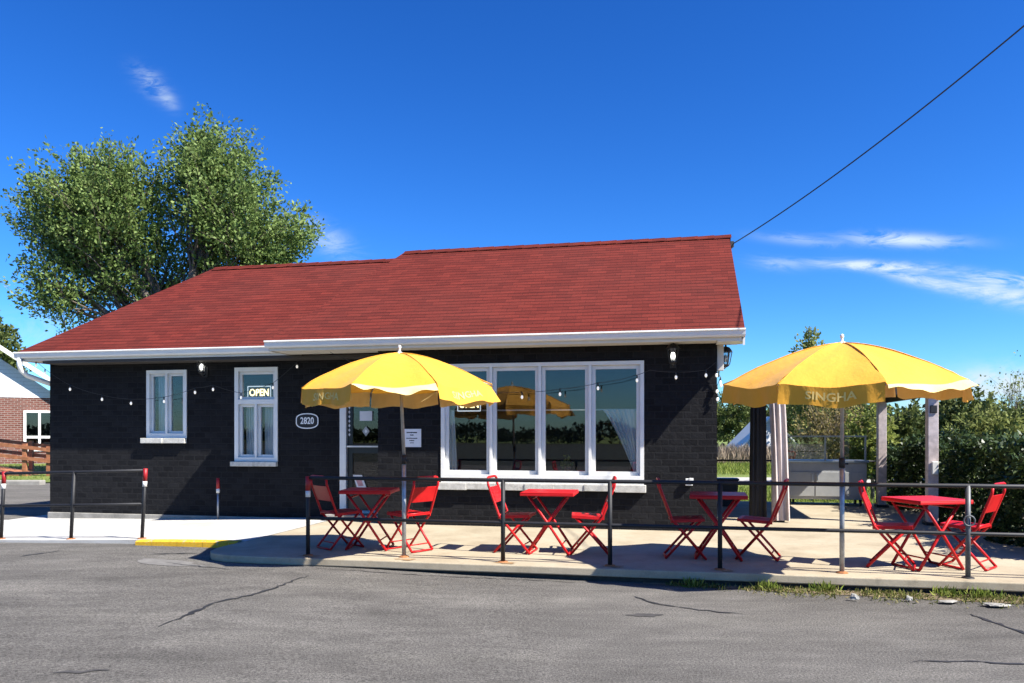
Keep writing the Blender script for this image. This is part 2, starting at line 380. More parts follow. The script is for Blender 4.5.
# worn seams and patches in the asphalt
def ribbon(name, pts, w, m, z=.005):
    mb = MB(); P_ = [Vector(p) for p in pts]; L = []; rr = random.Random(len(pts)*7+int(w*1000))
    Q = []
    for a, b in zip(P_, P_[1:]):
        n = max(2, int((b-a).length/.07))
        for k in range(n): Q.append(a.lerp(b, k/n)+Vector((rr.uniform(-1, 1)*.022, rr.uniform(-1, 1)*.022, 0)))
    Q.append(P_[-1])
    for i, p in enumerate(Q):
        d = (Q[min(i+1, len(Q)-1)]-Q[max(i-1, 0)]).normalized(); a = Vector((-d.y, d.x, 0))
        ww = w*(rr.uniform(.15, .95))*min(1, .15+4*min(i, len(Q)-1-i)/len(Q))
        for sgn in (1, -1):
            q = p+a*ww*sgn; L.append((q.x, q.y, zroad(q.x, q.y)+z))
    mb.add(L, [(2*i, 2*i+1, 2*i+3, 2*i+2) for i in range(len(Q)-1)])
    return tag(mb.build(name, m), kind='structure')
def gpt(px, py, z=.02):
    d = 780*(CAMZ-z)/(py-434); return Vector(((px-512)/780*d, d, 0))
ribbon('road_seam', [gpt(308, 579), gpt(262, 596), gpt(215, 607), gpt(158, 632)], .035, M['tar'])
ribbon('road_seam', [gpt(632, 594), gpt(655, 602), gpt(700, 608), gpt(755, 613)], .026, M['tar'])
ribbon('road_seam', [gpt(968, 612), gpt(1000, 622), gpt(1040, 636)], .035, M['tar'])
ribbon('road_seam', [gpt(912, 659), gpt(980, 659), gpt(1060, 664)], .02, M['tar'])
ribbon('road_seam', [gpt(20, 558), gpt(64, 552)], .05, M['tar'])
ribbon('road_seam', [gpt(150, 557), gpt(200, 556.5)], .04, M['tar'])
ribbon('road_seam', [gpt(165, 566), gpt(232, 573)], .02, M['tar'])
ribbon('road_seam', [gpt(310, 571), gpt(420, 576), gpt(520, 578), gpt(600, 582)], .018, M['stain'])
ribbon('road_seam', [gpt(55, 679), gpt(110, 676)], .035, M['stain'])
def patch(name, c, rx, ry, m, seed, z=.004, rot=0):
    rr = random.Random(seed); n = 22; vs = []
    for k in range(n):
        t = 2*PI*k/n; q = rr.uniform(.75, 1.15); x, y = rx*q*math.cos(t), ry*q*math.sin(t)
        X, Y = c.x+x*math.cos(rot)-y*math.sin(rot), c.y+x*math.sin(rot)+y*math.cos(rot); vs.append((X, Y, zroad(X, Y)+z))
    mb = MB(); mb.add(vs, [tuple(range(n))]); return tag(mb.build(name, m), kind='structure')
patch('road_patch', gpt(645, 613), .16, .06, M['stain'], 1)
patch('road_patch', gpt(168, 566), .55, .16, M['pale_patch'], 2, rot=-.5)

ROT = (0, 0, -TH)
def framed(o): o.location = W(0, 0, 0); o.rotation_euler = ROT; return o     # geometry drawn in the facade frame
PZ = .14
# patio: slab with an overhanging lip along the front and a rounded nose at its left end
def patio_outline(inset):
    p = []
    for k in range(9):
        t = PI/2 + PI/2*k/8*1.0
        p.append((-3.22+.42*math.cos(t)+inset*.3, -2.76 + 0.6*math.sin(-(t))+0))
    pts = [(-3.66+inset, -2.2), (-3.70+inset, -2.55), (-3.70+inset, -2.85), (-3.64+inset, -3.08), (-3.52+inset*.8, -3.24+inset*.6), (-3.3+inset*.4, -3.34+inset), (-3.0, -3.37+inset)]
    pts += [(u, -3.37+inset+.008*math.sin(u*3.1)) for u in np.arange(-2.5, 9.1, .35)]
    pts += [(9.2, 5.4), (2.2, 5.4), (2.2, 1.0), (-3.66, 1.0)]
    return pts
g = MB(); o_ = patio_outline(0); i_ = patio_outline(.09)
g.prism(o_, .055, PZ); g.prism(i_, -.05, .056, 1)  # riser below the lip coloured dark: mossy concrete plus the shade of the recess
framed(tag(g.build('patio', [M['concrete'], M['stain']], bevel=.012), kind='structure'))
# joints in the slab
for uu in ():
    g = MB(); g.box(uu-.008, uu+.008, -3.3, -.02, PZ+.001, PZ+.004); framed(tag(g.build('patio_joint', M['stain']), kind='structure'))
for i, uu in enumerate((uof(308, -3.19), uof(503, -3.19), uof(610, -3.19), uof(720, -3.19), uof(404, -3.2))):
    for kk in range(2):
        c = W(uu+.02+kk*.05, -3.22-kk*.06); rr = random.Random(i*3+kk); vs = []
        for k in range(18):
            t = 2*PI*k/18; q = rr.uniform(.5, 1.2); vs.append((c.x+(.13-.05*kk)*q*math.cos(t), c.y+.045*q*math.sin(t), PZ+.003+kk*.003))
        g = MB(); g.add(vs, [tuple(range(18))]); tag(g.build('rust_stain', M['rust_stain']), kind='structure')
# left walk, ramping down towards the driveway
def zwalk(u): return PZ - .004 - .10*smooth((-3.66-u)/4.6) - .035*smooth((-8-u)/2)
g = MB(); us = [-3.68-i*.35 for i in range(0, 26)]; vv = [-2.2, -1.4, -.6, .1, 1.4]
vs = [(u, v, zwalk(u)) for u in us for v in vv]
fs = [(i*5+j, i*5+j+1, (i+1)*5+j+1, (i+1)*5+j) for i in range(len(us)-1) for j in range(4)]
g.add(vs, fs)
g.add([(u, -2.2, zz) for u in us for zz in (zwalk(u), -.1)], [(2*i, 2*i+2, 2*i+3, 2*i+1) for i in range(len(us)-1)])
framed(tag(g.build('sidewalk', M['concrete_pale']), kind='structure'))
g = MB(); n = 12
for i in range(n):
    a, b = -3.74-i*1.5/n, -3.74-(i+1)*1.5/n+.004*(i % 3 == 0)
    g.add([(a, -2.33, -.05), (b, -2.33, -.05), (b, -2.33, zwalk(b)-.012), (a, -2.33, zwalk(a)-.012), (a, -2.3, zwalk(a)+.004), (b, -2.3, zwalk(b)+.004), (b, -2.19, zwalk(b)+.006), (a, -2.19, zwalk(a)+.006)],
          [(1, 0, 3, 2), (2, 3, 4, 5), (5, 4, 7, 6)])
framed(tag(g.build('kerb', M['kerb_yellow']), kind='structure'))

# ------------------------------------------------------------------ the restaurant
J = .65; UL, UM, UR = -9.285, -2.72, 2.414
rest = empty('restaurant', W(0, 0, 0), -TH)
tag(rest, 'low black painted brick restaurant with red shingle roof and white windows', 'restaurant')
H1 = (-7.292, -6.503, 1.47, 2.66); H2 = (-5.579, -4.774, 1.07, 2.68); HD = (-3.64, -2.74, .24, 2.35); HB = (-1.69, 1.385, .80, 2.61)
WT = 2.84
g = MB()
g.plate(UM, UR, .1, WT, [HB], 0, .22)
g.plate(UL, UM, .1, WT, [H1, H2, HD], J, J+.22)
g.box(UM, UM+.22, .221, J+.3, .1, WT)
g.box(UL, UL+.22, J+.221, 6.2, .1, WT); g.box(UL+.22, UR-.22, 6.0, 6.2, .1, WT)
g.add([(UR-.22, .221, .1), (UR-.22, 6.2, .1), (UR-.22, 6.2, 3.0), (UR-.22, 2.7, 4.85), (UR-.22, .221, 3.2), (UR-.003, .221, .1), (UR-.003, 6.2, .1), (UR-.003, 6.2, 3.0), (UR-.003, 2.7, 4.85), (UR-.003, .221, 3.2)],
      [(0, 4, 3, 2, 1), (5, 6, 7, 8, 9), (0, 1, 6, 5), (2, 7, 6, 1), (0, 5, 9, 4), (4, 9, 8, 3), (3, 8, 7, 2)])
g.build('wall', M['black_brick'], rest, uv=True)
g = MB(); g.box(UL-.02, UM, J-.04, J+.1, -.1, .125); g.box(UL-.02, UL+.1, J+.1, 6.2, -.1, .1); g.build('foundation', M['concrete_old'], rest, bevel=.01)
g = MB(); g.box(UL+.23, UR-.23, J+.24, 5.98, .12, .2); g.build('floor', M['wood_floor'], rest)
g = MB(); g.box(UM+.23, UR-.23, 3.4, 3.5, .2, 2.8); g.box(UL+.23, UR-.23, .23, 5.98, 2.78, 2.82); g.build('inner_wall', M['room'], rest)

# roofs
EZ, SL = 2.998, .65
def roofslab(name, front, extra_faces, verts):
    pass
RV, RZ = 2.7, EZ+(2.7+.42)*SL
g = MB()
A, B_, C_, D_ = (-4.35, -.42, EZ), (2.76, -.42, EZ), (2.76, RV, RZ), (-3.234, RV, RZ)
bk = RV+3.12
E1, E2 = (-4.35, bk, EZ), (2.76, bk, EZ)
X1 = (-5.3, -.70+1.0, EZ-.2); X2 = (-4.3, RV, RZ-1.0); 
g.add([A, B_, C_, D_, E1, E2], [(0, 1, 2, 3), (3, 2, 5, 4), (0, 3, 4)])
t = .07
g.add([A, B_, C_, E2, E1, (A[0], A[1], EZ-t), (B_[0], B_[1], EZ-t), (C_[0], C_[1], RZ-t), (E2[0], E2[1], EZ-t), (E1[0], E1[1], EZ-t), (D_[0], D_[1], RZ-t)],
      [(0, 5, 6, 1), (1, 6, 7, 2), (2, 7, 8, 3), (3, 8, 9, 4), (5, 10, 7, 6), (10, 9, 8, 7), (5, 9, 10)])
g.build('roof', M['shingle'], rest, uv='roof')
LV, LZ = 3.4, EZ+(3.4-.23)*SL
g = MB(); a, b, c, d = (-9.56, .23, EZ), (-3.0, .23, EZ), (-3.0, LV, LZ), (-7.72, LV, LZ); e1, e2 = (-9.56, 6.57, EZ), (-3.0, 6.57, EZ)
g.add([a, b, c, d, e1, e2], [(0, 1, 2, 3), (3, 2, 5, 4), (0, 3, 4)])
g.add([a, b, e2, e1, (a[0], a[1], EZ-t), (b[0], b[1], EZ-t), (e2[0], e2[1], EZ-t), (e1[0], e1[1], EZ-t)], [(0, 4, 5, 1), (3, 7, 4, 0), (4, 7, 6, 5)])
g.build('roof', M['shingle'], rest, uv='roof')
# ridge caps
def ridgecap(p, q):
    g = MB(); p, q = Vector(p), Vector(q); n = int((q-p).length/.28)
    for i in range(n):
        x, y = p.lerp(q, i/n), p.lerp(q, (i+1.12)/n); zz = .012+.006
        for s_ in (-1, 1):
            g.add([x+Vector((0, 0, .016)), y+Vector((0, 0, .026)), y+Vector((0, s_*.14, .026-.14*SL)), x+Vector((0, s_*.14, .016-.14*SL))], [(0, 1, 2, 3)])
    g.build('ridge_cap', M['shingle'], rest, uv='roof')
ridgecap(D_, C_); ridgecap(d, (-3.35, LV, LZ))
# gutters: a K profile swept along the eaves
def gutter(u0, u1, v, zt):
    prof = [(v+.10, zt), (v, zt), (v-.006, zt-.02), (v+.012, zt-.03), (v+.02, zt-.085), (v+.035, zt-.108), (v+.10, zt-.108)]
    g = MB(); n = len(prof)
    g.add([(u, y, z) for u in (u0, u1) for y, z in prof], [(i, i+1, n+i+1, n+i) for i in range(n-1)]+[tuple(range(n)), tuple(reversed(range(n, 2*n)))])
    g.build('gutter', M['white_metal'], rest)
gutter(-4.38, 2.765, -.52, EZ-.018); gutter(-9.57, -4.35, .13, EZ-.018)
# fascia, soffit, rake boards
g = MB(); g.box(-4.34, 2.72, -.42, -.38, 2.83, EZ-.075); g.box(-9.55, -4.38, .23, .27, 2.83, EZ-.075)
g.box(-9.55, -9.52, .271, 6.3, 2.83, EZ-.075); g.build('fascia', M['white_metal'], rest)
g = MB(); g.box(-4.34, 2.71, -.379, .25, 2.838, 2.856); g.box(-9.519, -4.351, .271, J+.1, 2.836, 2.856); g.box(-9.519, UL+.1, J+.101, 6.2, 2.836, 2.856)
g.box(-4.35, -4.341, -.42, J, 2.825, EZ-.08); g.build('soffit', M['soffit'], rest)
g = MB()
for vz in ((-.42, RV), (RV, bk)):
    z = [EZ if vz[0] < 0 else RZ, RZ if vz[0] < 0 else EZ]
    g.add([(2.733, vz[0], z[0]-.075), (2.763, vz[0], z[0]-.075), (2.763, vz[1], z[1]-.075), (2.733, vz[1], z[1]-.075),
           (2.733, vz[0], z[0]-.24), (2.763, vz[0], z[0]-.24), (2.763, vz[1], z[1]-.24), (2.733, vz[1], z[1]-.24)],
          [(0, 1, 2, 3), (4, 7, 6, 5), (0, 4, 5, 1), (1, 5, 6, 2), (2, 6, 7, 3), (3, 7, 4, 0)])
g.box(2.40, 2.755, -.41, .0, 2.815, 2.836); g.build('rake_board', M['white_metal'], rest)
g = MB(); g.box(UR+.003, UR+.095, .03, .12, 2.45, 2.838); g.build('corner_trim', M['soffit'], rest, bevel=.004)
# downspout at the left eave
dp = [(-9.48, .18, 2.88), (-9.48, .18, 2.75), (-9.48, .22, 2.66), (-9.46, .32, 2.58), (-9.34, .6, 2.48), (-9.34, 1.3, 2.34), (-9.34, 1.4, 2.2), (-9.34, 1.4, .1)]
g = MB(); g.tube(dp, .045, 10); g.build('downspout', M['white_metal'], rest)

# windows
def border(g, x0, x1, z0, z1, w, y0, y1): g.plate(x0, x1, z0, z1, [(x0+w, x1-w, z0+w, z1-w)], y0, y1)
def window(h, v, lites, fw=.06, sash=.045, sill=None, bottom=0):
    u0, u1, z0, z1 = h
    g = MB(); g.plate(u0, u1, z0, z1, [(a, b, c, d) for a, b, c, d in lites], v-.02, v+.13)
    w = g.build('window', M['white'], rest, bevel=.004)
    f = MB()
    for a, b, c, d in lites: border(f, a+.002, b-.002, c+.002, d-.002, sash, v+.03, v+.09)
    f.build('sash', M['white'], w, bevel=.004)
    for a, b, c, d in lites:
        p = MB(); p.box(a+sash-.005, b-sash+.005, v+.055, v+.061, c+sash-.005, d-sash+.005); p.build('pane', M['glass'], w)
    if sill:
        s_ = MB(); su0, su1, sz0, sz1 = sill; n = max(2, int((su1-su0)/.42)); rr = random.Random(int(su0*100))
        top = []; 
        for i in range(n):
            x0, x1 = su0+(su1-su0)*i/n, su0+(su1-su0)*(i+1)/n; k = rr.uniform(-.012, .012)
            s_.box(x0, x1, v-.085+k, v-.003, sz0+rr.uniform(-.008, .008), sz1)
        s_.build('sill', M['stone'], w, bevel=.006)
    return w
def grid(u0, u1, z0, z1, n, fw, mw, bot):
    t = (u1-u0-2*fw-(n-1)*mw)/n; return [(u0+fw+i*(t+mw), u0+fw+i*(t+mw)+t, z0+bot, z1-fw) for i in range(n)]
W1 = window(H1, J, grid(*H1, 2, .06, .035, .08), sill=(H1[0]-.07, H1[1]+.0, 1.385, 1.468), sash=.04)
up = 2.10
W2 = window(H2, J, [(H2[0]+.07, H2[1]-.06, up+.03, H2[3]-.07), (H2[0]+.07, (H2[0]+H2[1])/2-.015, H2[2]+.07, up-.05), ((H2[0]+H2[1])/2+.015, H2[1]-.06, H2[2]+.07, up-.05)], sill=(H2[0]-.05, H2[1]+.0, .985, 1.068), sash=.045)
W3 = window(HB, 0, grid(HB[0], HB[1], HB[2], HB[3], 4, .055, .04, .13), sill=(HB[0]-.03, HB[1]+.03, .695, .797), sash=.055)
# door with its frame, in the recess left of the big window
g = MB(); g.plate(HD[0], HD[1], HD[2], HD[3], [(HD[0]+.11, HD[1]-.02, HD[2]+.03, HD[3]-.07)], J-.03, J+.12)
door = MB(); du0, du1 = HD[0]+.114, HD[1]-.024; door.plate(du0, du1, HD[2]+.034, HD[3]-.074, [(du0+.09, du1-.09, 1.08+.28, HD[3]-.2), (du0+.09, du1-.09, HD[2]+.28, 1.22)], J+.03, J+.075)
dr = door.build('door', M['black_door'], rest, bevel=.004); g.build('door_frame', M['white'], dr, bevel=.004)
p = MB(); p.box(du0+.085, du1-.085, J+.05, J+.056, 1.355, HD[3]-.195); p.box(du0+.085, du1-.085, J+.05, J+.056, HD[2]+.275, 1.225); p.build('pane', M['glass'], dr)
p = MB(); p.box(du0+.01, du1-.02, J-.03, J-.012, 1.32, 1.345); p.box(du0+.05, du0+.07, J-.012, J+.03, 1.322, 1.343); p.box(du1-.08, du1-.06, J-.012, J+.03, 1.322, 1.343); p.build('push_bar', M['white_metal'], dr)
p = MB(); p.box(HD[0]-.0, HD[1]-.01, J-.12, J-.035, .235, .262); p.build('threshold', M['white_metal'], dr, bevel=.004)
p = MB(); p.box(HD[0]-.1, UM-.003, J-.42, J-.125, PZ+.002, .235); p.build('door_step', M['concrete_old'], rest, bevel=.008)
p = MB()
zz = 1.5
while zz < 2.0: p.add([(du0+.035, J+.026, zz), (du0+.055, J+.026, zz+.03), (du0+.035, J+.026, zz+.06), (du0+.015, J+.026, zz+.03)], [(0, 1, 2, 3)]); zz += .075
p.build('decal', M['paper'], dr)
p = MB(); cx = du0+.33
p.box(cx-.11, cx+.11, J+.022, J+.026, 1.76, 1.92); p.build('notice', M['paper'], dr)
p = MB(); p.add([(cx, J+.023, 1.50), (cx+.065, J+.023, 1.585), (cx, J+.023, 1.67), (cx-.065, J+.023, 1.585)], [(0, 1, 2, 3)])
p.add([(cx, J+.0225, 1.55), (cx+.028, J+.0225, 1.585), (cx, J+.0225, 1.62), (cx-.028, J+.0225, 1.585)], [(0, 1, 2, 3)], 1); p.build('emblem', [M['steel'], M['paper']], dr)
p = MB(); p.add([(du0+.10, J+.02, .86), (du0+.26, J+.02, .86), (du0+.36, J+.02, .60), (du0+.20, J+.02, .56)], [(3, 2, 1, 0)]); p.add([(du0+.155, J+.018, .78), (du0+.25, J+.018, .78), (du0+.29, J+.018, .68), (du0+.20, J+.018, .67)], [(3, 2, 1, 0)], 1); p.build('poster', [M['paper'], M['pink']], dr)
# outlet box near the right corner
uo = uof(689, 0); p = MB(); p.box(uo-.05, uo+.05, -.06, -.003, .80, .90); p.box(uo+.0, uo+.06, -.075, -.061, .84, .91); p.build('outlet_box', M['white_metal'], rest, bevel=.006)

# ------------------------------------------------------------------ things on the wall
def lantern(u, v, z, label, side=False, lit=True, s=1.0):
    r = empty('wall_lantern', (0, 0, 0)); put(r, u, v, z, -PI/2*(-1) if side else 0); tag(r, label, 'lantern', 'coach lanterns on the walls')
    g = MB(); g.box(-.045*s, .045*s, -.02, -.002, -.16*s, .02*s); g.tube([(0, -.02, -.12*s), (0, -.09*s, -.15*s), (0, -.13*s, -.12*s)], .012*s, 8); g.build('bracket', M['black'], r)
    g = MB(); cy = -.13*s
    g.lathe([(.02*s, -.12*s), (.055*s, -.10*s), (.06*s, -.085*s), (.05*s, -.075*s)], 6, (0, cy, 0))
    g.lathe([(.105*s, .10*s), (.10*s, .115*s), (.06*s, .165*s), (.018*s, .18*s), (.012*s, .21*s), (.001, .215*s)], 6, (0, cy, 0))
    for k in range(6):
        t = PI/6+k*PI/3; g.bar((.055*s*math.cos(t), cy+.055*s*math.sin(t), -.08*s), (.09*s*math.cos(t), cy+.09*s*math.sin(t), .105*s), .012*s)
    g.build('cage', M['black'], r)
    g = MB(); g.lathe([(.045*s, -.075*s), (.08*s, .10*s)], 6, (0, cy, 0)); g.build('glass_shade', M['acrylic'], r, smooth=False)
    g = MB(); g.lathe([(.001, -.05*s), (.028*s, -.035*s), (.034*s, 0), (.026*s, .045*s), (.001, .065*s)], 12, (0, cy, 0)); g.build('lamp', M['lamp_lit' if lit else 'paper'], r)
lantern(uof(206, J), J, zof(206, 368, J), 'black wall lantern between the two small windows, its lamp lit')
lantern(uof(673, 0), 0, zof(673, 357, 0), 'black wall lantern right of the big four-pane window, its lamp lit')
lantern(UR, .18, zof(718, 358, 0)+.0, 'black coach lantern sticking out from the right corner of the wall', side=True, lit=False, s=1.0)

# house number plaque
r = empty('house_number_sign', (0, 0, 0)); put(r, uof(307.5, J), J, zof(307.5, 421, J)); tag(r, 'black oval plaque with white border reading 2820', 'sign')
def plaque(w, h):
    pts = []
    for k in range(48):
        t = 2*PI*k/48; c_, s_ = math.cos(t), math.sin(t); e = .55
        pts.append((w*math.copysign(abs(c_)**e, c_)*(1-.10*abs(s_)**3), h*math.copysign(abs(s_)**e, s_)*(1+.14*(1-abs(c_)))))
    return pts
def plate_xz(g, pts, y0, y1, mi=0):
    n = len(pts); g.add([(x, y0, z) for x, z in pts]+[(x, y1, z) for x, z in pts], [tuple(range(n)), tuple(reversed(range(n, 2*n)))]+[(i, n+i, n+(i+1) % n, (i+1) % n) for i in range(n)], mi)
g = MB(); plate_xz(g, plaque(.205, .115), -.014, -.002, 0); g.build('back_plate', M['black'], r)
g = MB(); a_, b_ = plaque(.205, .115), plaque(.188, .100); n = 48
g.add([(x, -.0165, z) for x, z in a_]+[(x, -.0165, z) for x, z in b_]+[(x, -.0142, z) for x, z in a_]+[(x, -.0142, z) for x, z in b_],
      [(i, (i+1) % n, n+(i+1) % n, n+i) for i in range(n)]+[(i, 2*n+i, 2*n+(i+1) % n, (i+1) % n) for i in range(n)]); g.build('border', M['sign_white'], r)
vs, fs = text_geo('2820', .135, 0, True); g = MB(); g.add([(v.x*.92, -.0165, v.y*1.15) for v in vs], fs); g.build('digits', M['sign_white'], r)
# paper notice on the brick
r = empty('paper_notice', (0, 0, 0)); put(r, (uof(403, 0)+uof(421, 0))/2, 0, zof(412, 438, 0)); tag(r, 'white paper notice with black lines taped beside the door', 'notice')
g = MB(); g.box(-.15, .15, -.006, -.003, -.14, .14); g.build('sheet', M['paper'], r)
rr = random.Random(3)
for z, w, h in ((.085, .085, .022), (.045, .03, .02), (-.005, .09, .018), (-.04, .04, .02), (-.075, .03, .014)):
    x = -w; top = []; g = MB()                       # one ragged strip per line of print
    while x < w: top += [(x, z+h/2*rr.uniform(.45, 1)), (min(w, x+.014), z+h/2*rr.uniform(.45, 1))]; x += .014
    bot = [(px_, z-h/2*rr.uniform(.45, 1)) for px_, _ in reversed(top)]
    g.add([(a_, -.0066, b_) for a_, b_ in bot[::-1]]+[(a_, -.0066, b_) for a_, b_ in top], [(i, i+1, len(top)+i+1, len(top)+i) for i in range(len(top)-1)])
    g.build('text_line', M['ink'], r)

# neon OPEN signs hanging inside the glass
def open_sign(u, v, z, w, label):
    r = empty('open_sign', (0, 0, 0)); put(r, u, v, z); tag(r, label, 'neon sign', 'neon OPEN signs in the windows')
    h = w*.52; g = MB(); g.box(-w/2-.02, w/2+.02, .012, .03, -h/2-.02, h/2+.02); g.build('backing', M['rubber'], r)
    vs, fs = text_geo('OPEN', w*.36, 0, True); g = MB(); g.add([(p.x*.93, -.0, p.y*1.08) for p in vs], fs); g.build('letters', M['neon'], r)
    g = MB(); q = [(-w/2, 0, -h/2), (w/2, 0, -h/2), (w/2, 0, h/2), (-w/2, 0, h/2), (-w/2, 0, -h/2)]
    for a, b in zip(q, q[1:]): g.tube([a, b], .008, 6)
    g.build('border', M['neon_frame'], r)
    for x in (-w*.4, w*.4): g = MB(); g.tube([(x, .015, h/2), (x, .015, h/2+.14)], .003, 5); g.build('chain', M['black'], r)
open_sign(uof(261, J+.16), J+.10, zof(261, 393, J+.16), .43, 'OPEN neon sign in the upper pane of the tall window')
open_sign(uof(470, .16), .10, zof(470, 405, .16), .36, 'OPEN neon sign in the big window behind the yellow umbrella')

# curtains inside
def drape(name, mat, u0, u1, ztop, zbot, v, label, cat, tie=None, folds=9, amp=.03, group=None):
    """u0..u1 across the top; tie = (u0', u1') across the bottom"""
    r = empty(name, (0, 0, 0)); um = (u0+u1)/2; put(r, um, v, zbot); tag(r, label, cat, group)
    g = MB(); nu, nz = folds*6, 14; t0, t1 = tie or (u0, u1); vs = []
    for j in range(nz+1):
        f = j/nz; e = f**.8
        a, b = u0+(t0-u0)*e, u1+(t1-u1)*e
        for i in range(nu+1):
            s_ = i/nu; vs.append((a+(b-a)*s_-um, amp*math.sin(s_*folds*2*PI+f*.8)*(.6+.4*math.sin(f*3+s_*5)), (ztop-zbot)*(1-f)))
    g.add(vs, [(j*(nu+1)+i, j*(nu+1)+i+1, (j+1)*(nu+1)+i+1, (j+1)*(nu+1)+i) for j in range(nz) for i in range(nu)], 0, True)
    g.build('cloth', M[mat], r); return r
zr_ = zof(560, 410, .25)
drape('sheer_curtain', 'sheer', uof(603, .25), uof(641, .25), zr_, .98, .14, 'white sheer curtain swept to the right edge of the big window', 'curtain', (uof(634, .25), uof(641, .25)), 7)
drape('sheer_curtain', 'sheer', uof(448, .25), uof(456, .25), zr_, .98, .14, 'narrow white sheer curtain at the left edge of the big window', 'curtain', (uof(447, .25), uof(459, .25)), 4)
drape('lace_curtain', 'sheer', H2[0]+.1, (H2[0]+H2[1])/2-.08, 2.05, 1.15, J+.18, 'patterned lace curtain behind the left lower pane of the tall window', 'curtain', folds=5)
drape('lace_curtain', 'sheer', (H2[0]+H2[1])/2+.05, H2[1]-.08, 2.05, 1.15, J+.18, 'patterned lace curtain behind the right lower pane of the tall window', 'curtain', folds=5)
drape('lace_curtain', 'sheer', H1[0]+.09, (H1[0]+H1[1])/2-.05, 2.6, 1.55, J+.18, 'pale curtain behind the left pane of the leftmost window', 'curtain', folds=5)
r = empty('curtain_rod', (0, 0, 0)); put(r, 0, .22, zr_); tag(r, 'thin white rod running across the big window inside', 'curtain rod')
g = MB(); g.tube([(HB[0]+.03, 0, 0), (HB[1]-.03, 0, 0)], .011, 8); g.build('rod', M['white'], r)
for x in (HB[0]+.03, HB[1]-.03): g = MB(); g.lathe([(.001, -.025), (.02, -.01), (.02, .01), (.001, .025)], 8, (x, 0, 0)); g.build('finial', M['white'], r)
# potted flowers on the inner ledge
r = empty('potted_plant', (0, 0, 0)); put(r, uof(567, .25), .30, .93); tag(r, 'small potted plant on the ledge behind the third pane', 'potted plant')
g = MB(); g.lathe([(.001, 0), (.045, 0), (.06, .11), (.052, .11), (.05, .09), (.001, .09)], 14); g.build('pot', M['terracotta'], r)
def leaf_arrays(P0, D0, size, rng, tint=None, droop=.35, wide=.55):
    """n leaves: base points P0, axis directions D0 -> verts, faces, tints"""
    n = len(P0); D0 = D0/np.maximum(np.linalg.norm(D0, axis=1, keepdims=True), 1e-6)
    S = np.cross(D0, rng.normal(size=(n, 3))); S /= np.maximum(np.linalg.norm(S, axis=1, keepdims=True), 1e-6)
    L = (size*rng.uniform(.65, 1.3, n))[:, None] if np.isscalar(size) else size[:, None]
    N = np.cross(D0, S)
    mid = P0 + D0*L*.5 - N*L*.10
    V = np.stack([P0, mid+S*L*wide*.5, P0+D0*L, mid-S*L*wide*.5], 1).reshape(-1, 3)
    F = np.arange(n*4).reshape(n, 4)
    T = rng.uniform(0, 1, n) if tint is None else np.clip(tint, 0, 1)
    return V, F, T
def leaf_obj(name, V, F, T, mat, parent=None):
    me = bpy.data.meshes.new(name); n = len(F)
    me.vertices.add(len(V)); me.vertices.foreach_set('co', np.asarray(V, np.float32).ravel())
    me.loops.add(n*4); me.loops.foreach_set('vertex_index', np.asarray(F, np.int32).ravel())
    me.polygons.add(n); me.polygons.foreach_set('loop_start', np.arange(0, n*4, 4, dtype=np.int32)); me.polygons.foreach_set('loop_total', np.full(n, 4, np.int32))
    at_ = me.attributes.new('tint', 'FLOAT', 'FACE'); at_.data.foreach_set('value', np.asarray(T, np.float32))
    me.materials.append(mat); me.update(calc_edges=True); me.validate()
    o = bpy.data.objects.new(name, me); COL.objects.link(o)
    if parent: o.parent = parent
    return o
rng = np.random.default_rng(5)
P0 = np.array([[0, 0, .09]]*70)+rng.normal(size=(70, 3))*[.03, .03, .05]; P0[:, 2] = np.abs(P0[:, 2])+.06
leaf_obj('foliage', *leaf_arrays(P0, rng.normal(size=(70, 3))*[1, 1, .6]+[0, 0, .7], .08, rng), M['mid_leaf'], r)

# string lights
def string_light(pts, bulbs, label):
    """pts: wire; bulbs: wire points with a hanging bulb"""
    base = Vector(pts[0]); r = empty('string_light', base); tag(r, label, 'string light', 'strings of patio bulbs on the facade')
    Q = []
    for a, b in zip(pts, pts[1:]):
        a, b = Vector(a), Vector(b); n = 8; L = (b-a).length
        for k in range(n): t_ = k/n; Q.append(a.lerp(b, t_)-base-Vector((0, 0, .10*L*t_*(1-t_))))
    Q.append(Vector(pts[-1])-base)
    g = MB(); g.tube(Q, .004, 5); g.build('wire', M['rubber'], r)
    for p in bulbs:
        p = Vector(p)-base; s_ = MB(); s_.tube([p, p-Vector((0, 0, .05))], [.009, .012], 8); so = s_.build('socket', M['rubber'], r)
        b_ = MB(); b_.lathe([(.010, -.048), (.016, -.062), (.019, -.078), (.014, -.096), (.001, -.105)], 10, tuple(p)); b_.build('bulb', M['bulb'], r)
def wl(px, py, v): return W(uof(px, v), v, zof(px, py, v))
v_ = .45
L1 = [(27, 352), (49, 372), (70, 385), (102, 395), (131, 399), (164, 397), (195, 388), (213, 385), (241, 393), (273, 383), (297, 362), (299, 357)]
string_light([wl(x, y, v_) for x, y in L1], [wl(x, y, v_) for x, y in ((36, 361), (45, 369), *L1[2:10], (297, 362))], 'black bulb string across the left wall in front of two small windows')
v2 = -.22
L2 = [(330, 352), (380, 372), (440, 386), (486, 391), (522, 392), (560, 389), (598, 383), (637, 375), (650, 370)]
string_light([wl(x, y, v2) for x, y in L2], [wl(x, y, v2) for x, y in L2[2:8]], 'black bulb string looping across the big four-pane window')
L3 = [(650, 370), (676, 372), (706, 370), (716, 362)]
string_light([wl(x, y, v2) for x, y in L3], [wl(x, y, v2) for x, y in L3[1:3]], 'short bulb string between the big window and the right wall corner')
L4 = [(716, 362), (716.5, 370), (720.5, 377), (717, 386), (717.5, 394)]
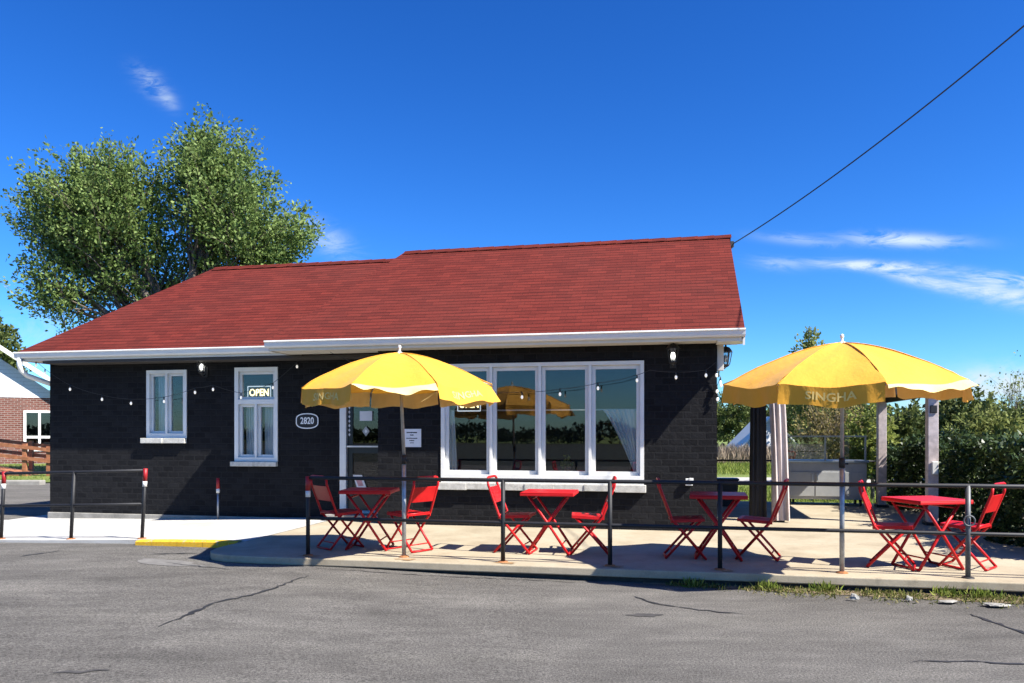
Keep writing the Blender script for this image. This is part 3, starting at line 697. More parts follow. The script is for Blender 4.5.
string_light([wl(x, y, -.05) for x, y in L4], [wl(x, y, -.05) for x, y in L4[1:]]+[wl(721, 380, -.05)], 'bulb string hanging straight down at the right wall corner')

# ------------------------------------------------------------------ railings, posts
def railing(name, label, posts, rails, lean=0, end=True, tape=(), galv=()):
    """posts: (u,v,z0,z1)"""
    u0, v0 = posts[0][:2]; r = empty(name, W(u0, v0, posts[0][2]), -TH); tag(r, label, 'railing')
    def L(u, v, z): return (u-u0, v-v0, z-posts[0][2])
    for i, (u, v, a, b) in enumerate(posts):
        g = MB(); gv = i in galv; g.tube([L(u, v, a), L(u+lean, v, b)], .024, 10)
        po = g.build('post', M['dull_steel'] if gv else M['black'], r)
        g = MB(); c_ = L(u, v, a+.002); g.lathe([(.001, .012), (.03, .012), (.055, .008), (.06, 0)], 10, c_); g.build('base_plate', M['rust'] if not gv else M['black'], po)
        if i in tape:
            h = b-a; g = MB(); g.tube([L(u+lean*.83, v, a+h*.83), L(u+lean*.995, v, b+.012)], .029, 10); g.build('red_tape', M['red_tape'], po)
            g = MB(); g.tube([L(u+lean*.75, v, a+h*.75), L(u+lean*.83, v, a+h*.83)], .029, 10); g.build('white_tape', M['white_tape'], po)
        if gv:
            po['label'] = 'unpainted grey post with a ring'
            g = MB(); ring = [(L(u, v, a+.56)[0]+.05*math.cos(t_), L(u, v, 0)[1]-.035, L(u, v, a+.56)[2]+.05*math.sin(t_)) for t_ in [2*PI*k/14 for k in range(15)]]
            g.tube(ring, .008, 6, cap=False); g.build('ring', M['dull_steel'], po)
    for nm, zf, rad in rails:
        g = MB(); pts = [L(u+lean*zf, v-.0, a+(b-a)*zf) for u, v, a, b in posts]; g.tube(pts, rad, 10); g.build(nm, M['black'], r)
def post_uv(px, py, z=PZ):
    p = gpt(px, py, z); return UVW(p.x, p.y)
VP = -3.19
PP = [(uof(x, VP),) for x in (308, 503, 610, 720, 968)]
posts = [(p[0], VP, PZ, PZ+.90) for p in PP]+[(6.9, VP, PZ, PZ+.90)]
railing('patio_railing', 'black two-bar metal railing along the front of the patio', posts, (('top_rail', .995, .021), ('lower_rail', .48, .019)), tape=(0,), galv=(4,))
lp = [(uof(x, -2.08),) for x in (-70, 1, 71, 142)]
railing('walk_railing', 'leaning black metal railing at the left edge of the walk', [(p[0], -2.08, zwalk(p[0]), zwalk(p[0])+.95) for p in lp], (('top_rail', .985, .021), ('lower_rail', .50, .019)), lean=.055, tape=(1, 3))
ub = uof(218, .42); r = empty('marker_post', W(ub, .42, zwalk(ub)), -TH); tag(r, 'thin grey marker post with red and white top against the black wall', 'marker post')
g = MB(); g.tube([(0, 0, 0), (0, 0, .45)], .018, 8); g.build('pole', M['galv'], r)
g = MB(); g.tube([(0, 0, .45), (0, 0, .52)], .03, 8); g.build('white_band', M['white_tape'], r)
g = MB(); g.tube([(0, 0, .52), (0, 0, .70)], [.03, .026], 8); g.build('red_cap', M['red_tape'], r)
# rear railing beyond the house corner
rp = [(3.0+i*1.9, 5.3, PZ, PZ+.88) for i in range(3)]
rp = [(2.6, 5.3, PZ, PZ+.86), (4.2, 5.3, PZ, PZ+.86), (5.8, 5.3, PZ, PZ+.86)]
railing('rear_railing', 'thin black railing at the back of the patio behind the gazebo', rp, (('top_rail', .99, .018), ('lower_rail', .42, .016)))

# ------------------------------------------------------------------ red bistro chairs and tables
def make_chair():
    T_ = .0145
    r = empty('folding_chair', (0, 0, 0)); w = .195
    g = MB()
    for s_ in (-1, 1):                                      # uprights run down into the front legs
        g.tube([(-.305, s_*w, .855), (-.30, s_*w, .80), (-.165, s_*w, .44), (.20, s_*w, .012)], T_, 8)
    g.tube([(-.305, -w, .855), (-.312, -w+.03, .882), (-.314, -w+.07, .89), (-.314, w-.07, .89), (-.312, w-.03, .882), (-.305, w, .855)], T_, 8)
    g.tube([(.20, -w, .014), (.20, w, .014)], .012, 8); g.tube([(.12, -w, .106), (.12, w, .106)], .008, 6)
    fr = g.build('frame', M['red'], r)
    g = MB()
    for s_ in (-1, 1): g.tube([(.15, s_*(w-.03), .432), (-.03, s_*(w-.03), .24), (-.235, s_*(w-.03), .012)], T_, 8)
    g.tube([(-.235, -w+.03, .014), (-.235, w-.03, .014)], .012, 8); g.tube([(-.17, -w+.03, .084), (-.17, w-.03, .084)], .008, 6)
    g.build('rear_leg', M['red'], r)
    g = MB(); m = Matrix.Translation((0, 0, .44)) @ Matrix.Rotation(R(3), 4, 'Y').inverted()
    g.box(-.185, .19, -.185, .185, .0, .012, 0, m); g.box(.178, .19, -.185, .185, -.022, 0, 0, m)
    for s_ in (-1, 1): g.box(-.185, .177, s_*.179-.006, s_*.179+.006, -.022, 0, 0, m)
    for k in range(4): g.box(-.14, .15, -.125+k*.07, -.125+k*.07+.04, .0125, .0155, 0, m)
    g.build('seat', M['red'], r, bevel=.004)
    g = MB(); m = Matrix.Translation((-.2325, 0, .62)) @ Matrix.Rotation(math.atan2(-.135, .36), 4, 'Y')
    g.box(-.004, .004, -.18, .18, -.03, .165, 0, m)
    for k in range(4): g.box(.0045, .010, -.14, .14, -.012+k*.045, .014+k*.045, 0, m)
    g.build('backrest', M['red'], r, bevel=.003)
    g = MB(); g.tube([(-.165, -w, .45), (-.165, w, .45)], .011, 8); g.build('cross_bar', M['red'], r)
    return r
def make_table():
    r = empty('folding_table', (0, 0, 0)); w = .235
    g = MB(); g.box(-.31, .31, -.30, .30, .715, .727); g.box(-.31, .31, -.30, -.288, .685, .715); g.box(-.31, .31, .288, .30, .685, .715); g.box(-.31, -.298, -.288, .288, .685, .715); g.box(.298, .31, -.288, .288, .685, .715)
    g.build('table_top', M['red'], r, bevel=.006)
    for sg, ww in ((1, w), (-1, w-.03)):
        g = MB()
        for s_ in (-1, 1): g.tube([(-.235*sg, s_*ww, .70), (.02*sg, s_*ww, .35), (.245*sg, s_*ww, .014)], .016, 8)
        g.tube([(.245*sg, -ww, .015), (.245*sg, ww, .015)], .013, 8); g.tube([(.17*sg, -ww, .128), (.17*sg, ww, .128)], .009, 6); g.tube([(-.19*sg, -ww, .64), (-.19*sg, ww, .64)], .009, 6)
        g.build('leg', M['red'], r)
    g = MB(); g.tube([(0, -w-.005, .362), (0, w+.005, .362)], .009, 6); g.build('cross_bar', M['red'], r)
    return r
CH = [   # px of seat centre, distance, yaw (0 = facing right), label
    (341, 9.62, 52, 'red folding chair turned with its back to the street, left of the door table'),
    (409, 9.42, 150, 'red folding chair by the first umbrella pole, facing the table by the door'),
    (517, 9.28, -4, 'red folding chair facing right below the second pane of the big window'),
    (588, 9.18, 186, 'red folding chair facing left below the fourth pane of the big window'),
    (686, 8.86, 3, 'shaded red folding chair facing right near the wall outlet box'),
    (757, 8.78, 166, 'shaded red folding chair facing left before the gazebo drapes'),
    (893, 8.20, -18, 'red folding chair right of the second umbrella pole, facing the hedge side'),
    (966, 8.22, 143, 'red folding chair behind the grey railing post, back against the hedge'),
]
ch0 = make_chair()
for i, (px, dd, yaw, lab) in enumerate(CH):
    c_ = ch0 if i == 0 else copy_tree(ch0)
    c_.location = ((px-512)/780*dd, dd, PZ); c_.rotation_euler = (0, 0, R(yaw)-TH*.9); tag(c_, lab, 'chair', 'red folding chairs on the patio')
TB = [(370, 9.55, 8, 'red square folding table in umbrella shade before the door'), (550, 9.22, 0, 'red square folding table standing below the big window'),
      (718, 8.82, -3, 'red square folding table in shade at the right wall corner'), (926, 8.18, 22, 'red square folding table beside the hedge, turned at an angle')]
tb0 = make_table()
for i, (px, dd, yaw, lab) in enumerate(TB):
    c_ = tb0 if i == 0 else copy_tree(tb0)
    c_.location = ((px-512)/780*dd, dd, PZ); c_.rotation_euler = (0, 0, R(yaw)-TH*.9); tag(c_, lab, 'table', 'red folding tables on the patio')

# ------------------------------------------------------------------ yellow umbrellas
def umbrella(loc, zrim, zapex, Rr, rot, tilt, flips, texts, label, seed, shift=0):
    rr = random.Random(seed); r = empty('patio_umbrella', loc); tag(r, label, 'umbrella', 'yellow umbrellas at the patio edge')
    z0 = loc[2]; h = zapex-zrim; zr = zrim-z0
    TM = Matrix.Translation((shift, 0, zr)) @ Euler((tilt[0], tilt[1], 0)).to_matrix().to_4x4() @ Matrix.Translation((0, 0, -zr))
    N = 8; NS = 20
    ph = [rr.uniform(0, 6) for _ in range(N)]
    def prof(t): return h*(1-t**1.62)
    def surf(k, s_, t):                                     # panel k, s in 0..1 across, t radius fraction
        a = rot+2*PI*(k+s_)/N; m = 2*PI/N/2; loc_a = (s_-.5)*2*m
        chord = math.cos(m)/math.cos(loc_a); pinch = 1-.035*t*t*(1-(2*s_-1)**2)
        rad = Rr*t*(chord*.8+.2)*pinch
        sag = -.05*h*math.sin(PI*t)*(1-(2*s_-1)**2) - .03*t**6*(1-(2*s_-1)**2)*1.0 + .007*math.sin(9*s_+ph[k]+5*t)*t + .010*t**3*(math.exp(-(s_/.16)**2)*math.sin(16*s_+18*t+ph[k])+math.exp(-((1-s_)/.16)**2)*math.sin(15*s_-17*t+ph[k]*2))
        return Vector((rad*math.cos(a), rad*math.sin(a), zr+prof(t)+sag))
    g = MB(); NT = 12
    for k in range(N):
        vs = [TM @ surf(k, i/NS, .02+.98*j/NT) for j in range(NT+1) for i in range(NS+1)]
        g.add(vs, [(j*(NS+1)+i, (j+1)*(NS+1)+i, (j+1)*(NS+1)+i+1, j*(NS+1)+i+1) for j in range(NT) for i in range(NS)], 0, True)
    can = g.build('canopy', M['yellow'], r)
    g = MB()                                                # seams
    for k in range(N): g.tube([TM @ (surf(k, 0, .03+.97*j/10)+Vector((0, 0, .003))) for j in range(11)], .0055, 5)
    g.build('seam', M['yellow'], can)
    def val(k, s_, d, off=0.0):                             # valance of panel k: d 0..1 from the rim down its length
        base = surf(k, s_, 1.0); a = rot+2*PI*(k+.5)/N
        out = Vector((math.cos(rot+2*PI*(k+s_)/N), math.sin(rot+2*PI*(k+s_)/N), 0))
        ang = flips.get(k, 6)
        if isinstance(ang, tuple): ang = ang[0]+(ang[1]-ang[0])*smooth(s_)
        flip = abs(ang) > 40
        ang = R(ang)
        L = .175*(1+.06*math.sin(s_*11+ph[k]))*((.20+.45*s_+.22*math.sin(PI*s_)) if flip else 1)
        n = out*math.cos(ang)+Vector((0, 0, 1))*math.sin(ang)
        wav = .016*math.sin(s_*13+ph[k]*2)*d+.010*math.sin(s_*23+ph[k])*d
        return TM @ (base+(out*math.sin(ang)-Vector((0, 0, 1))*math.cos(ang))*L*d+n*(wav+off))
    for k in range(N):
        g = MB(); ND = 6; NV = 22
        for off, mi in ((0.0, 0), (-.004, 1)):
            vs = [val(k, .012+.976*i/NV, j/ND, off) for j in range(ND+1) for i in range(NV+1)]
            g.add(vs, [(j*(NV+1)+i, (j+1)*(NV+1)+i, (j+1)*(NV+1)+i+1, j*(NV+1)+i+1) for j in range(ND) for i in range(NV)], mi, True)
        vo = g.build('valance', [M['yellow'], M['cloth_white']][::-1] if isinstance(flips.get(k), tuple) and flips[k][0] > 40 else [M['yellow'], M['cloth_white']], r)  # raised flap: pale cloth outward, the glare of full sun put into its colour
        if k in texts:
            vs, fs = text_geo('SINGHA', .104, 0, True); wd = max(v.x for v in vs)-min(v.x for v in vs)
            pw = 2*Rr*math.sin(PI/N); g = MB()
            for off in (.004,): g.add([val(k, .5+v.x*1.18/pw, .50-v.y/.175, off) for v in vs], fs)
            g.build('lettering', M['lettering'], vo)
    g = MB(); g.tube([(0, 0, 0), (0, 0, 1.12)], .024, 12); g.tube([(0, 0, 1.14), TM @ Vector((0, 0, zr+h-.02))], .019, 12); g.build('pole', M['galv'], r)
    g = MB(); g.tube([(0, 0, 1.06), (0, 0, 1.16)], .030, 12); g.box(.025, .06, -.008, .008, 1.09, 1.11); g.build('clamp', M['black'], r)
    g = MB(); g.lathe([(.001, .02), (.035, .018), (.06, .006), (.062, 0)], 12); g.build('base_plate', M['rust'], r)
    g = MB(); top = TM @ Vector((0, 0, zr+h)); g.lathe([(.04, -.015), (.035, .008), (.014, .016), (.012, .05), (.02, .06), (.016, .085), (.001, .092)], 10, tuple(top)); g.build('finial', M['white'], r)
    hub = TM @ Vector((0, 0, zr+h*.25-.12))
    for k in range(N):
        g = MB(); g.tube([TM @ (surf(k, 0, .04+.95*j/8)-Vector((0, 0, .014))) for j in range(9)], .006, 6); rb = g.build('rib', M['galv'], r)
        g = MB(); g.tube([hub, TM @ (surf(k, 0, .52)-Vector((0, 0, .016)))], .005, 6); g.build('strut', M['galv'], rb)
    g = MB(); g.tube([hub-Vector((0, 0, .04)), hub+Vector((0, 0, .03))], .032, 10); g.build('runner', M['white'], r)
p1 = gpt(404, 557, PZ); p2 = gpt(842, 573, PZ)
# rotation so that the ribs stand where the photo shows them; panel k spans rot+45k .. rot+45(k+1)
umbrella((p1.x, p1.y, PZ), 2.06, 2.46, 1.11, R(-82.1-25.5), (R(1), R(-.6)), {0: (70, 52), 1: (20, 30), 7: (8, 4), 6: 5}, {7, 1}, 'yellow umbrella in front of the door, one valance flap blown up', 3, -.045)
umbrella((p2.x, p2.y, PZ), 2.06, 2.455, 1.175, R(-113-27.5), (R(3.6), R(-1.5)), {0: 4, 1: (52, 66), 7: (2, -14), 6: -12}, {0, 2, 4, 6}, 'yellow umbrella in front of the gazebo, SINGHA lettering on its front flap', 8)

# ------------------------------------------------------------------ gazebo and what stands about it
GU0, GU1, GV0, GV1 = 3.42, 5.70, 1.57, 4.55
gz = empty('gazebo', W(GU0, GV0, PZ), -TH); tag(gz, 'open gazebo with weathered timber posts and a dark canopy', 'gazebo')
def G(u, v, z): return (u-GU0, v-GV0, z-PZ)
for u, v in ((GU0, GV0), (GU1, GV0), (GU0, GV1), (GU1, GV1)):
    g = MB(); x, y, _ = G(u, v, 0); g.box(x-.075, x+.075, y-.075, y+.075, 0, 2.1); po = g.build('post', M['post_wood'], gz, bevel=.008)
    g = MB(); g.box(x-.11, x+.11, y-.11, y+.11, 0, .05); g.build('foot', M['black'], po, bevel=.006)
    if (u, v) == (GU1, GV0):
        g = MB(); g.box(x-.03, x+.06, y-.12, y-.078, .78, .98); g.build('switch_box', M['white_metal'], po, bevel=.01)
        g = MB(); g.box(x-.05, x+.05, y-.095, y-.078, 1.72, 1.84); g.build('speaker', M['black'], po, bevel=.01)
g = MB(); a, b = (-.15, -.15), (GU1-GU0+.15, GV1-GV0+.15)
g.box(a[0], b[0], a[1], a[1]+.1, 2.0, 2.17); g.box(a[0], b[0], b[1]-.1, b[1], 2.0, 2.17); g.box(a[0], a[0]+.1, a[1]+.1, b[1]-.1, 2.0, 2.17); g.box(b[0]-.1, b[0], a[1]+.1, b[1]-.1, 2.0, 2.17)
g.build('beam', M['dark_metal_roof'], gz, bevel=.006)
g = MB(); ov = .12; X0, X1, Y0, Y1 = a[0]-ov+.15, b[0]+ov-.15, a[1]-ov+.15, b[1]+ov-.15; cx, cy = (X0+X1)/2, (Y0+Y1)/2
g.add([(X0, Y0, 2.15), (X1, Y0, 2.15), (X1, Y1, 2.15), (X0, Y1, 2.15), (cx-.2, cy-.5, 2.62), (cx+.2, cy-.5, 2.62), (cx+.2, cy+.5, 2.62), (cx-.2, cy+.5, 2.62)],
      [(0, 1, 5, 4), (1, 2, 6, 5), (2, 3, 7, 6), (3, 0, 4, 7), (4, 5, 6, 7)]); g.build('canopy', M['dark_metal_roof'], gz)
drape('gazebo_drape', 'drape_beige', GU0-.14, GU0+.11, 2.1, PZ+.03, GV0-.14, 'beige drape gathered at the front left gazebo post', 'drape', (GU0-.06, GU0+.19), 3, .06)
drape('gazebo_drape', 'drape_black', GU0-.40, GU0-.16, 2.1, PZ+.05, GV0+.04, 'black drape hanging left of the beige drape on the gazebo', 'drape', (GU0-.42, GU0-.14), 4, .05)
# food cart with an acrylic guard
cl, crr = at(785, 470, 15.4), at(868, 470, 15.0); ucl, vcl = UVW(cl.x, cl.y); ucr, _ = UVW(crr.x, crr.y); CW = ucr-ucl
ct = empty('serving_cart', W(ucl, vcl, PZ), -TH); tag(ct, 'grey serving cart on casters with two doors and a clear guard on top', 'cart')
g = MB(); g.box(0, CW, 0, .62, .12, .84); g.build('cabinet', M['steel'], ct, bevel=.01)
for i in range(2):
    g = MB(); x0, x1 = .06+i*(CW-.5)/2, .04+(i+1)*(CW-.5)/2; g.box(x0, x1, -.018, -.002, .18, .66); dd = g.build('door', M['steel'], ct, bevel=.006)
    g = MB(); hx = x1-.05 if i == 0 else x0+.03; g.box(hx, hx+.02, -.04, -.019, .5, .62); g.build('handle', M['steel_top'], dd)
g = MB(); g.box(CW-.4, CW-.06, -.018, -.002, .18, .66); g.build('side_panel', M['steel'], ct, bevel=.006)
g = MB(); g.box(-.03, CW+.03, -.05, .66, .842, .885); g.build('counter', M['steel_top'], ct, bevel=.006)
g = MB()
for x in (.02, CW/2, CW-.02):
    g.bar((x, .03, .885), (x, .03, 1.34), .03)
g.box(.0, CW, .01, .05, 1.34, 1.37); g.build('guard_frame', M['steel'], ct)
for i in range(2):
    g = MB(); g.box(.036+i*CW/2*.985, CW/2-.018+i*CW/2*.985, .027, .033, .90, 1.338); g.build('guard_pane', M['acrylic'], ct)
g = MB(); g.box(.0, CW, .25, .62, 1.34, 1.36); g.build('guard_shelf', M['acrylic'], ct)
for x in (.1, CW-.1):
    for y in (.08, .54):
        g = MB(); g.tube([(x-.02, y, .05), (x+.02, y, .05)], .05, 14); g.box(x-.03, x+.03, y-.012, y+.012, .08, .12); g.build('caster', M['rubber'], ct)
# black bin by the corner
bp_ = at(727, 490, 15.2); r = empty('waste_bin', (bp_.x, bp_.y, PZ), -TH); tag(r, 'black square bin behind the right corner of the restaurant', 'bin')
g = MB(); g.add([(-.17, -.17, 0), (.17, -.17, 0), (.17, .17, 0), (-.17, .17, 0), (-.2, -.2, .5), (.2, -.2, .5), (.2, .2, .5), (-.2, .2, .5)], [(3, 2, 1, 0), (0, 1, 5, 4), (1, 2, 6, 5), (2, 3, 7, 6), (3, 0, 4, 7), (4, 5, 6, 7)]); g.build('body', M['rubber'], r, bevel=.01)
g = MB(); g.box(-.215, .215, -.215, .215, .502, .54); g.build('lid', M['rubber'], r, bevel=.012)

# ------------------------------------------------------------------ trees and hedges
def limb(g, p, q, r0, r1, rnd, n=5, wob=.08):
    p, q = Vector(p), Vector(q); L = (q-p).length; pts = []
    for i in range(n+1):
        t_ = i/n; o_ = Vector((rnd.uniform(-1, 1), rnd.uniform(-1, 1), rnd.uniform(-.5, .5)))*wob*L*math.sin(PI*t_)*.6
        pts.append(p.lerp(q, t_)+o_+Vector((0, 0, -.06*L*math.sin(PI*t_)*0)))
    g.tube(pts, [r0+(r1-r0)*i/n for i in range(n+1)], 6, cap=False); return pts
def tree(name, label, base, lobes, trunk_h, tr, mat, seed, nclump, per, leaf, twig=.55, up=.6, bark='bark', group=None, dens_in=.35, cat='tree', nlimb=40, fork=None):
    """lobes: [(centre rel. base, (rx,ry,rz), weight)]"""
    rnd = random.Random(seed); rng = np.random.default_rng(seed)
    r = empty(name, base); tag(r, label, cat, group)
    g = MB(); top = Vector((0, 0, trunk_h)); limb(g, (0, 0, -.1), top, tr, tr*.7, rnd, 6, .04)
    wts = np.array([l[2] for l in lobes], float); wts /= wts.sum()
    li = rng.choice(len(lobes), nclump, p=wts)
    dirs = rng.normal(size=(nclump, 3)); dirs /= np.linalg.norm(dirs, axis=1, keepdims=True)
    rad = np.where(rng.uniform(size=nclump) < dens_in, rng.uniform(.25, .8, nclump), rng.uniform(.72, 1.0, nclump))
    C = np.array([l[0] for l in lobes], float)[li]; RR = np.array([l[1] for l in lobes], float)[li]
    rough = .90+.15*np.sin(dirs[:, 0]*5+li*1.7+seed)*np.cos(dirs[:, 2]*6+seed)
    P = C+dirs*RR*(rad*rough)[:, None]
    main = {}
    for k, l in enumerate(lobes):
        c_ = Vector(l[0]); q = top.lerp(c_, .85); pts = limb(g, top-Vector((0, 0, trunk_h*.12*rnd.random())), q, tr*.55, tr*.2, rnd, 6, .10); main[k] = pts
    for i in rng.choice(nclump, min(nlimb, nclump), replace=False):
        pts = main[int(li[i])]; s_ = pts[rnd.randint(2, len(pts)-1)]; limb(g, s_, P[i], tr*.14, tr*.03, rnd, 4, .12)
    tdir = dirs*np.array([1, 1, .55])+np.array([0, 0, up])+rng.normal(size=(nclump, 3))*.25; tdir /= np.linalg.norm(tdir, axis=1, keepdims=True)
    tl = twig*rng.uniform(.5, 1.35, nclump)
    for i in range(0, nclump, 2): g.tube([P[i]-tdir[i]*tl[i]*.6, P[i]+tdir[i]*tl[i]*.55], [tr*.03+.004, .003], 4, cap=False)
    g.build('trunk', M[bark], r)
    idx = np.repeat(np.arange(nclump), per); n = len(idx)
    s_ = rng.uniform(-.6, .6, n); sp = rng.normal(size=(n, 3))*(twig*.125)*(1-.65*np.clip(s_+.1, 0, 1))[:, None]
    P0 = P[idx]+tdir[idx]*(tl[idx]*s_)[:, None]+sp
    D0 = tdir[idx]*.8+rng.normal(size=(n, 3))*.75+np.array([0, 0, -.15])
    ct_ = rng.uniform(0, 1, nclump); T = .45*ct_[idx]+.55*rng.uniform(0, 1, n)
    leaf_obj('crown', *leaf_arrays(P0, D0, leaf, rng, T), M[mat], r)
    return r
def lob(px, py, d, rx, ry, base, wt=1, dy=0, depth=None):      # lobe from a bearing: centre px,py at distance d; radii in px
    c = at(px, py, d+dy)-Vector(base); k = d/780
    return ((c.x, c.y, c.z), (rx*k, (depth if depth else (rx+ry)/2*k*.9), ry*k), wt)
bt = Vector((-11.3, 26, 0)); d = 26
tree('maple_tree', 'big broad green tree rising behind the left end of the red roof', bt,
     [lob(108, 218, d, 74, 64, bt, 3), lob(58, 225, d, 44, 46, bt, 1.2), lob(70, 288, d, 48, 46, bt, .9), lob(216, 196, d, 50, 62, bt, 2.6), lob(256, 242, d, 58, 40, bt, 2.2), lob(165, 275, d, 80, 56, bt, 2.2, 1), lob(203, 165, d, 30, 34, bt, .9), lob(112, 182, d, 46, 34, bt, 1.0)],
     4.0, .36, 'maple', 11, 1150, 66, .135, twig=1.3, up=.85, nlimb=150, dens_in=.34)
def px_tree(name, label, px, d, ptop, pw, mat, seed, nclump, per, leaf, zb=0, narrow=1, bark='bark', group='trees beyond the patio', **kw):
    b = at(px, 434, d); base = Vector((b.x, b.y, zb)); k = d/780; ph = (434-ptop)+(CAMZ-zb)/k
    if narrow == 1:
        L = [lob(px, ptop+ph*.40, d, pw*.5, ph*.38, base, 2), lob(px-pw*.22, ptop+ph*.55, d, pw*.34, ph*.34, base, 1), lob(px+pw*.24, ptop+ph*.52, d, pw*.32, ph*.36, base, 1)]
    else:
        L = [lob(px, ptop+ph*.25, d, pw*.32, ph*.25, base, 1), lob(px+1, ptop+ph*.5, d, pw*.5, ph*.3, base, 1.4), lob(px, ptop+ph*.72, d, pw*.55, ph*.25, base, 1.4)]
    return tree(name, label, base, L, max(.4, ph*k*.28), max(.05, ph*k*.018), mat, seed, nclump, per, leaf, bark=bark, group=group, **kw)
px_tree('conifer_tree', 'dark conifer behind the white gabled house at the left edge', -30, 52, 296, 116, 'dark_leaf', 21, 1000, 34, .30, narrow=2, twig=.9, group=None)
px_tree('poplar_tree', 'slender tree whose tip stands above the second umbrella', 809, 46, 320, 34, 'mid_leaf', 22, 170, 22, .24, narrow=2, twig=.8, up=1.2)
px_tree('broadleaf_tree', 'dark green tree just right of the restaurant corner', 729, 58, 386, 62, 'dark_leaf', 23, 300, 26, .2, twig=.6)
px_tree('broadleaf_tree', 'dark green tree behind the gazebo drapes', 788, 60, 392, 60, 'dark_leaf', 24, 260, 26, .2, twig=.6)
px_tree('willow_shrub', 'yellow brown budding shrub behind the serving cart', 832, 25, 396, 66, 'tan_leaf', 25, 260, 14, .11, twig=.8, up=1.3, bark='bark_pale', nlimb=120)
px_tree('leafy_shrub', 'yellow green leafy shrub between the cart and the gazebo post', 872, 18.6, 398, 44, 'lime_leaf', 26, 200, 22, .11, twig=.4)
px_tree('broadleaf_tree', 'dark tree seen between the two right gazebo posts', 905, 30, 404, 60, 'dark_leaf', 27, 260, 24, .18, twig=.6)
px_tree('broadleaf_tree', 'rounded dark tree right of the second umbrella tip', 962, 27, 381, 62, 'dark_leaf', 28, 330, 26, .17, twig=.5)
px_tree('broadleaf_tree', 'olive green tree above the middle of the right hedge', 985, 22, 402, 70, 'mid_leaf', 29, 330, 24, .13, twig=.45)
px_tree('bare_tree', 'nearly leafless tree with dark limbs at the right edge', 1018, 26, 352, 66, 'mid_leaf', 30, 150, 7, .10, twig=.9, up=.8, nlimb=150)
px_tree('broadleaf_tree', 'dark tree at the right edge under the bare limbs', 1040, 24, 398, 90, 'dark_leaf', 31, 330, 24, .15, twig=.5)
px_tree('bare_tree', 'thin bare tree showing between two dark trees near the second umbrella', 938, 33, 384, 30, 'tan_leaf', 32, 60, 5, .12, twig=.8, up=1, nlimb=60)
px_tree('broadleaf_tree', 'dark tree standing behind the yellow brown shrub', 852, 33, 396, 60, 'dark_leaf', 33, 260, 24, .2, twig=.6)
def hedge(name, label, u0, u1, v0, v1, h, n, mat, seed, leaf=.10, group=None):
    rng = np.random.default_rng(seed); r = empty(name, W(u0, v0, 0), -TH); tag(r, label, 'hedge', group)
    a = rng.uniform(0, 1, (n, 3)); sh = rng.uniform(size=n)
    X = a[:, 0]*(u1-u0); Y = a[:, 1]*(v1-v0); hh = h*(.93+.10*np.sin(Y*1.9+seed)+.07*np.sin(X*3+Y*4.3)+.05*np.sin(Y*9)); Z = .05+a[:, 2]*(hh-.05)
    lump = .16*np.sin(Y*2.6+Z*2.2)+.10*np.sin(Y*5.7+Z*4.1+1)
    X = np.where(sh < .62, lump+.1+np.abs(rng.normal(size=n))*.12, X); Z = np.where(sh > .8, hh-np.abs(rng.normal(size=n))*.12, Z)
    fy = (sh > .62) & (sh < .72); Y = np.where(fy, np.abs(rng.normal(size=n))*.15, Y)
    P0 = np.stack([X, Y, Z], 1); D0 = rng.normal(size=(n, 3))+np.array([-.5, -.3, .35])
    cl = .5+.5*np.sin(Y*3.3+Z*3)*np.sin(Z*4+X*2); leaf_obj('foliage', *leaf_arrays(P0, D0, leaf, rng, .35*cl+.65*rng.uniform(0, 1, n)**1.6), M[mat], r)
    g = MB(); rnd = random.Random(seed)
    for k in range(int((v1-v0)*3)):
        y = rnd.uniform(.1, v1-v0-.1); x = rnd.uniform(.3, (u1-u0)-.2)
        g.tube([(x, y, 0), (x+rnd.uniform(-.2, .2), y+rnd.uniform(-.2, .2), h*.5), (x+rnd.uniform(-.4, .4), y+rnd.uniform(-.4, .4), h*.95)], [.025, .015, .005], 5)
    g.build('stem', M['bark'], r); return r
hedge('hedge', 'dense dark glossy hedge along the right side of the patio', 5.98, 7.6, -2.0, 6.2, 1.42, 42000, 'hedge_leaf', 41, .085)
# far wood behind everything, and the wood and field across the street (seen mirrored in the window)
def wood(name, x0, x1, y0, y1, h, n, leaf, seed, prof=None):
    rng = np.random.default_rng(seed); X = rng.uniform(x0, x1, n); Y = rng.uniform(y0, y1, n)
    H = h*(.72+.2*np.sin(X*.21+seed)+.13*np.sin(X*.57+1)+.1*np.sin(X*1.3+seed*2)); Z = H*rng.uniform(0, 1, n)**.6
    leaf_o = leaf_obj(name, *leaf_arrays(np.stack([X, Y, Z], 1), rng.normal(size=(n, 3))+[0, 0, .3], leaf, rng, .5*rng.uniform(0, 1, n)+.25+.25*np.sin(X*.8)), M['far_leaf'])
    leaf_o['kind'] = 'stuff'
wood('far_woods', -70, 95, 78, 92, 5.6, 16000, .75, 51)
wood('far_woods', -110, 110, -104, -94, 3.4, 22000, .7, 52)

